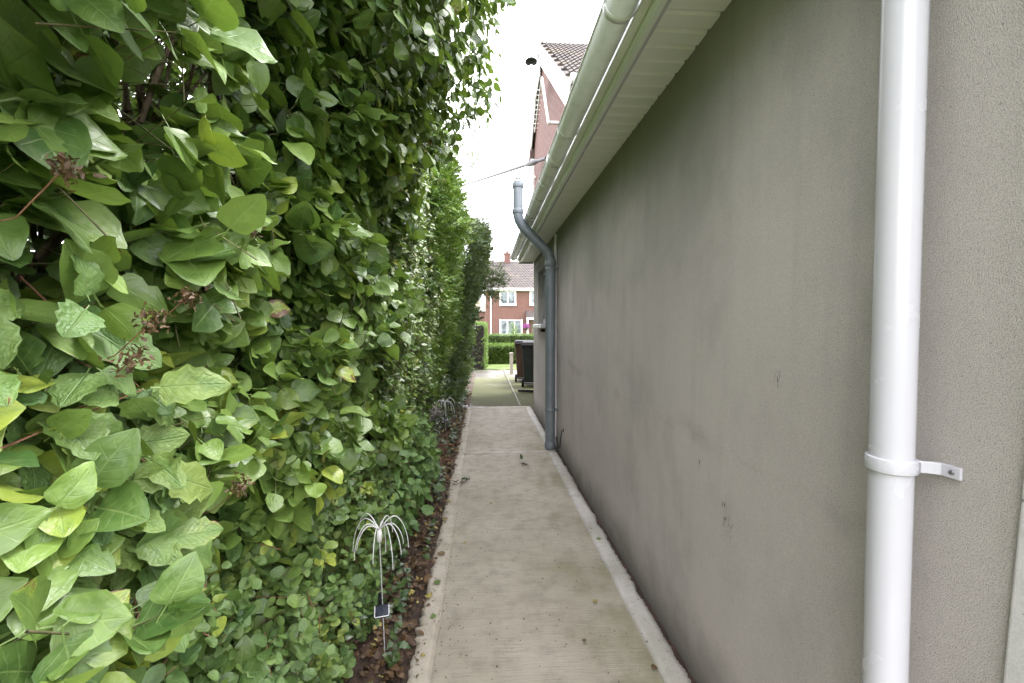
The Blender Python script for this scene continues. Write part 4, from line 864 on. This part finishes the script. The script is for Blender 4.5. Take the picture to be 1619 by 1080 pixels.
# ------------------------------------------------------------------ clipped hedges
def clipped(name, label, x0, x1, y0, y1, z1, faces, mats, col, seed, z0=-.03, size=(.05, .09)):
    t = thing(name, label, 'hedge', ((x0+x1)/2, (y0+y1)/2, z0)); rg = np.random.default_rng(seed)
    b = MB().box(x0 + .06, x1 - .06, y0 + .05, y1 - .06, z0, z1 - .06); b.build('core', M['core'], t, .05, 2)
    P, T, Nn = [], [], []
    for f_, N in faces:
        u, v = rg.uniform(0, 1, N), rg.uniform(0, 1, N); j = rg.normal(0, .032, N)
        if f_ == 'R': p = np.c_[x1 - .03 + j, y0 + u*(y1-y0), z0 + v*(z1-z0)]; d = (1, 0, .3)
        if f_ == 'L': p = np.c_[x0 + .03 + j, y0 + u*(y1-y0), z0 + v*(z1-z0)]; d = (-1, 0, .3)
        if f_ == 'F': p = np.c_[x0 + u*(x1-x0), y0 + .03 + j, z0 + v*(z1-z0)]; d = (0, -1, .3)
        if f_ == 'T': p = np.c_[x0 + u*(x1-x0), y0 + v*(y1-y0), z1 - .03 + j]; d = (0, 0, 1)
        P.append(p); T.append(norm(np.array(d) + rg.normal(0, .6, (N, 3)))); Nn.append(np.array((0, 0, .8)) + .5*np.array(d) + rg.normal(0, .5, (N, 3)))
    P = np.concatenate(P); L = Leaves(P, np.concatenate(T), np.concatenate(Nn), rg.uniform(*size, len(P)), col(P[:, 1]*2 + P[:, 0], P[:, 2], rg), rg.integers(0, 8, len(P)))
    o = link('leaves', stuff_mesh('leaves', L, [spray_template(7, .42, .2, k) for k in range(8)], mats[1]), t); o['kind'] = 'stuff'
clipped('clipped_hedge', 'square clipped hedge block with a bare dark end where the paving meets the lawn', -.70, .04, 14.35, 17.2, 1.5, (('R', 3800), ('T', 2200), ('F', 260), ('L', 800)), MC, col_c, 91)
clipped('clipped_hedge', 'low clipped green hedge behind the small lawn and grey post', .06, 7, 16.5, 17.3, .70, (('F', 11000), ('T', 5500)), MC, col_c, 92)
clipped('clipped_hedge', 'low clipped hedge in front of the brick house across the road', .2, 9, 31.5, 32.5, .80, (('F', 6500), ('T', 2600)), MP, col_c, 93, size=(.08, .14))
sh = thing('garden_shrub', 'small green shrub below the window of the house across the road', 'shrub', (2.75, 40.6, .05))
branch_cluster(sh, [(2.7, 40.6, .1), (2.75, 40.6, .8), (2.72, 40.6, 1.5)], 0, 420, (.28, .25, .28), (.12, .22), MC, col_c, 95, name='crown', br=.05)
hb = thing('hanging_basket', 'purple flower basket hanging beside the porch across the road', 'flowers', (3.9, 40.9, 1.0))
b = MB(); rb = random.Random(3)
for k in range(70):
    a, e, r_ = rb.uniform(0, 6.28), rb.uniform(-1, 1), .32*rb.uniform(.6, 1); b.obox(Matrix.Translation((3.95 + r_*math.cos(a)*math.sqrt(1-e*e), 40.9 + r_*math.sin(a)*math.sqrt(1-e*e), 1.45 + r_*e*.8)) @ Matrix.Rotation(a, 4, 'Z') @ Matrix.Rotation(e*2, 4, 'X'), .11, .10, .03)
b.build('petals', M['purple'], hb)['kind'] = 'stuff'; MB().lathe([(.02, 1.05), (.16, 1.12), (.22, 1.3)], 14, Matrix.Translation((3.95, 40.9, 0))).build('basket', M['bark_dark'], hb)
MB().tube([(3.95, 40.9, 1.3), (3.95, 40.9, 2.2), (4.05, 41.0, 2.25)], .015, 6).build('chain', M['black'], hb)
# added leafy backdrop behind the hedge, keeps its gaps dark against the sky
bt = thing('backdrop_hedge', 'added dark leafy backdrop closing the gaps of the lilac to the sky', 'hedge', (-1.7, 2, -.03))
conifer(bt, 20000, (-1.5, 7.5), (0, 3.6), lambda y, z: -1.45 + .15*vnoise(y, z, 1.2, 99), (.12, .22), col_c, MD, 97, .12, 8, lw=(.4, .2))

# ------------------------------------------------------------------ ivy, leaf litter, twigs, fallen leaves
VI = variants(8, 8, 2, w_ivy, 12, .2, (.0, .25), (-.1, .2)); rg = np.random.default_rng(5)
n = 4200; y = rg.uniform(.9, 10.5, n); x = -.33 - np.abs(rg.normal(0, .20, n)) - .03; keep = (vnoise(y, x*4, 2.4, 61) > .12) | (x < -.56); x, y = x[keep], y[keep]; n = len(x)
pos = np.c_[x, y, .0 + np.abs(rg.normal(0, .05, n)) + np.clip(-.50 - x, 0, .35)*.7]
Liv = Leaves(pos, norm(np.c_[rg.normal(.3, .6, n), rg.normal(-.2, .6, n), rg.normal(-.1, .25, n)]), np.array((.25, -.25, 1)) + rg.normal(0, .3, (n, 3)), rg.uniform(.022, .05, n), np.c_[rg.uniform(0, .1, n), rg.uniform(.1, .9, n), rg.uniform(0, .8, n)], rg.integers(0, 8, n))
iv = link('ivy', stuff_mesh('ivy', Liv, VI, MI[1])); tag(iv, 'dark ivy and small leaves creeping over the soil bed', 'ivy', kind='stuff')
n = 5200; y = rg.uniform(.6, 9.5, n); x = -.33 - np.abs(rg.normal(0, .22, n)) + .03*rg.normal(0, 1, n)
pos = np.c_[x, y, np.where(x > -.31, .006, -.008) + np.abs(rg.normal(0, .012, n))]
Ll = Leaves(pos, norm(np.c_[rg.normal(0, 1, n), rg.normal(0, 1, n), rg.normal(0, .2, n)]), np.array((0, 0, 1)) + rg.normal(0, .35, (n, 3)), np.where(rg.random(n) < .15, rg.uniform(.03, .06, n), rg.uniform(.008, .03, n)), np.c_[np.where(rg.random(n) < .12, rg.uniform(.4, 1, n), 0), rg.beta(1.3, 2, n), rg.uniform(0, .9, n)], rg.integers(0, 10, n))
VLit = variants(10, 4, 2, w_lilac, 14, .25, (-.3, .6), (-.5, .6), .3)
ll = link('leaf_litter', stuff_mesh('leaf_litter', Ll, VLit, MLit[1])); tag(ll, 'brown dead leaf litter on the soil bed along the path', 'leaf litter', kind='stuff')
# grit and needles on the concrete
n = 1700; x = np.where(rg.random(n) < .55, -.31 + np.abs(rg.normal(0, .10, n)), rg.uniform(-.2, .79, n)); y = rg.uniform(1.2, 7.4, n); s = rg.uniform(.003, .011, n)
Lg = Leaves(np.c_[x, y, np.full(n, .006)], norm(np.c_[rg.normal(0, 1, n), rg.normal(0, 1, n), 0*x]), np.array((0, 0, 1)) + rg.normal(0, .3, (n, 3)), s, np.c_[0*x, rg.uniform(0, .3, n), rg.uniform(0, .5, n)], rg.integers(0, 6, n))
VG = variants(6, 3, 2, lambda u: w_privet(u)*1.3, 15, 0, (-.8, -.2), (-.3, .3)); gt = link('debris', stuff_mesh('debris', Lg, VG, MLit[1])); tag(gt, 'dark crumbs of soil and leaf scattered over the concrete path', 'debris', kind='stuff')
# single fallen leaves on the path
mF = [mesh_np('fallen_leaf', V*np.array((1, 1, .35)), T, UV, None, MLit[0]) for V, T, UV in variants(6, 6, 4, w_lilac, 16, .2, (-.2, .3), (-.2, .3))]
mG = [mesh_np('fallen_leaf', V*np.array((1, 1, .35)), T, UV, None, MS[0]) for V, T, UV in variants(4, 6, 4, w_lilac, 17, .2, (-.1, .3), (-.2, .3))]
FL = [(.564, 2.12, .030, 1, 'small pale yellow leaf lying near the middle of the path'), (.05, 3.35, .034, .3, 'brown leaf lying on the path short of the slab joint'), (-.12, 2.75, .026, .9, 'yellow green leaf lying beside the left path edge'), (-.245, 2.62, .05, .1, 'large brown leaf on the path edging beside the solar light'),
      (-.27, 2.34, .045, -1, 'green leaf on the path edging by the solar light'), (-.262, 2.05, .03, -1, 'small green leaf on the pale path edging'), (-.30, 2.22, .04, 1, 'pale yellow leaf at the ragged path edge'), (.0, 4.35, .028, .6, 'tan leaf near the slab joint on the path'),
      (-.29, 3.4, .04, .5, 'tan leaf on the path edging beside the green sprig'), (.67, 5.6, .03, .1, 'dark leaf on the second slab near the soil pipe'), (.76, 2.75, .03, -1, 'green leaf on the pale mortar fillet'), (.44, 1.85, .026, 0, 'dark curled leaf low on the path'), (.70, 1.68, .03, 0, 'dark leaf scrap on the mortar fillet'), (.3, 5.3, .03, .05, 'dark leaf in the middle of the second slab')]
for k, (x, y, s, yy, lab) in enumerate(FL):
    o = bpy.data.objects.new('fallen_leaf', (mG if yy < 0 else mF)[k % 4]); C.objects.link(o); o.location = (x, y, .009); o.scale = (s, s, s); o.rotation_euler = (rs.uniform(-.15, .15), rs.uniform(-.15, .15), rs.uniform(0, 6.28)); o.color = (max(0, yy) if yy >= 0 else .15, .55, rs.uniform(0, .7), 1); tag(o, lab, 'leaf', 'leaves fallen on the path')
# sprigs
def sprig(label, x, y, n, ln, seed):
    r_ = np.random.default_rng(seed); t = thing('sprig', label, 'sprig', (x, y, 0)); a0 = r_.uniform(0, 6.28)
    MB().tube([(x - .5*ln*math.cos(a0), y - .5*ln*math.sin(a0), .006), (x, y, .014), (x + .5*ln*math.cos(a0), y + .5*ln*math.sin(a0), .022)], .0022, 6).build('stalk', M['twig_red'], t)
    s = r_.uniform(-.5, .5, n); P = np.c_[x + s*ln*math.cos(a0), y + s*ln*math.sin(a0), .010 + r_.uniform(0, .03, n)]
    A = Leaves(P, norm(np.c_[r_.normal(0, 1, n), r_.normal(0, 1, n), r_.uniform(-.05, .5, n)]), np.array((0, 0, 1)) + r_.normal(0, .4, (n, 3)), r_.uniform(.03, .055, n), np.c_[0*s, r_.uniform(0, .6, n), r_.uniform(0, .6, n)], r_.integers(0, 8, n))
    leaf_parts('leaf', A, [mesh_np('leaf', V, T, UV, None, MI[0]) for V, T, UV in VP], t)
sprig('small green leafy sprig dropped on the left path edging', -.205, 3.82, 15, .16, 3)
sprig('flattened dark sprig on the first slab before the joint', .41, 4.30, 9, .18, 5)
# cut twigs heaped on the bed
for k in range(15):
    y0, x0 = rs.uniform(4.3, 5.15), rs.uniform(-.68, -.40); a = rs.uniform(-.5, .5) + (0 if k % 3 else 1.4); ln = rs.uniform(.22, .5); zz = .012 + .008*k
    pts = [(x0 + math.cos(a)*ln*(t-.5), y0 + math.sin(a)*ln*(t-.5) + .02*math.sin(5*t + k), zz + .02*math.sin(3*t + k*2)) for t in np.linspace(0, 1, 7)]
    b = MB().tube(pts, [.008*rs.uniform(.7, 1.2)*(1 - .5*i/6) for i in range(7)], 7)
    b.tube([pts[3], tuple(np.array(pts[3]) + np.array((.08*math.cos(a+.7), .08*math.sin(a+.7), .02)))], [.004, .002], 5)
    tag(b.build('cut_branch', M['twig_red']), 'reddish cut twig in the heap on the soil bed beside the slab joint', 'twig', 'cut twigs heaped on the soil bed')
# chain-link wire glimpsed in the hedge
fe = thing('wire_fence', 'old wire mesh fence buried inside the lilac hedge', 'fence', (-1.02, 1.5, -.03))
b = MB()
for k in range(64):
    y0 = -.3 + k*.075
    for s in (-1, 1): b.tube([(-1.02, y0, 0), (-1.02, y0 + s*.9, .9)], .0016, 4, False)
b.build('wire', M['steel'], fe)['kind'] = 'stuff'
for y in (-.3, 1.6, 3.4): MB().box(-1.06, -1.02, y - .02, y + .02, -.05, 1.15).build('post', M['wood'], fe)
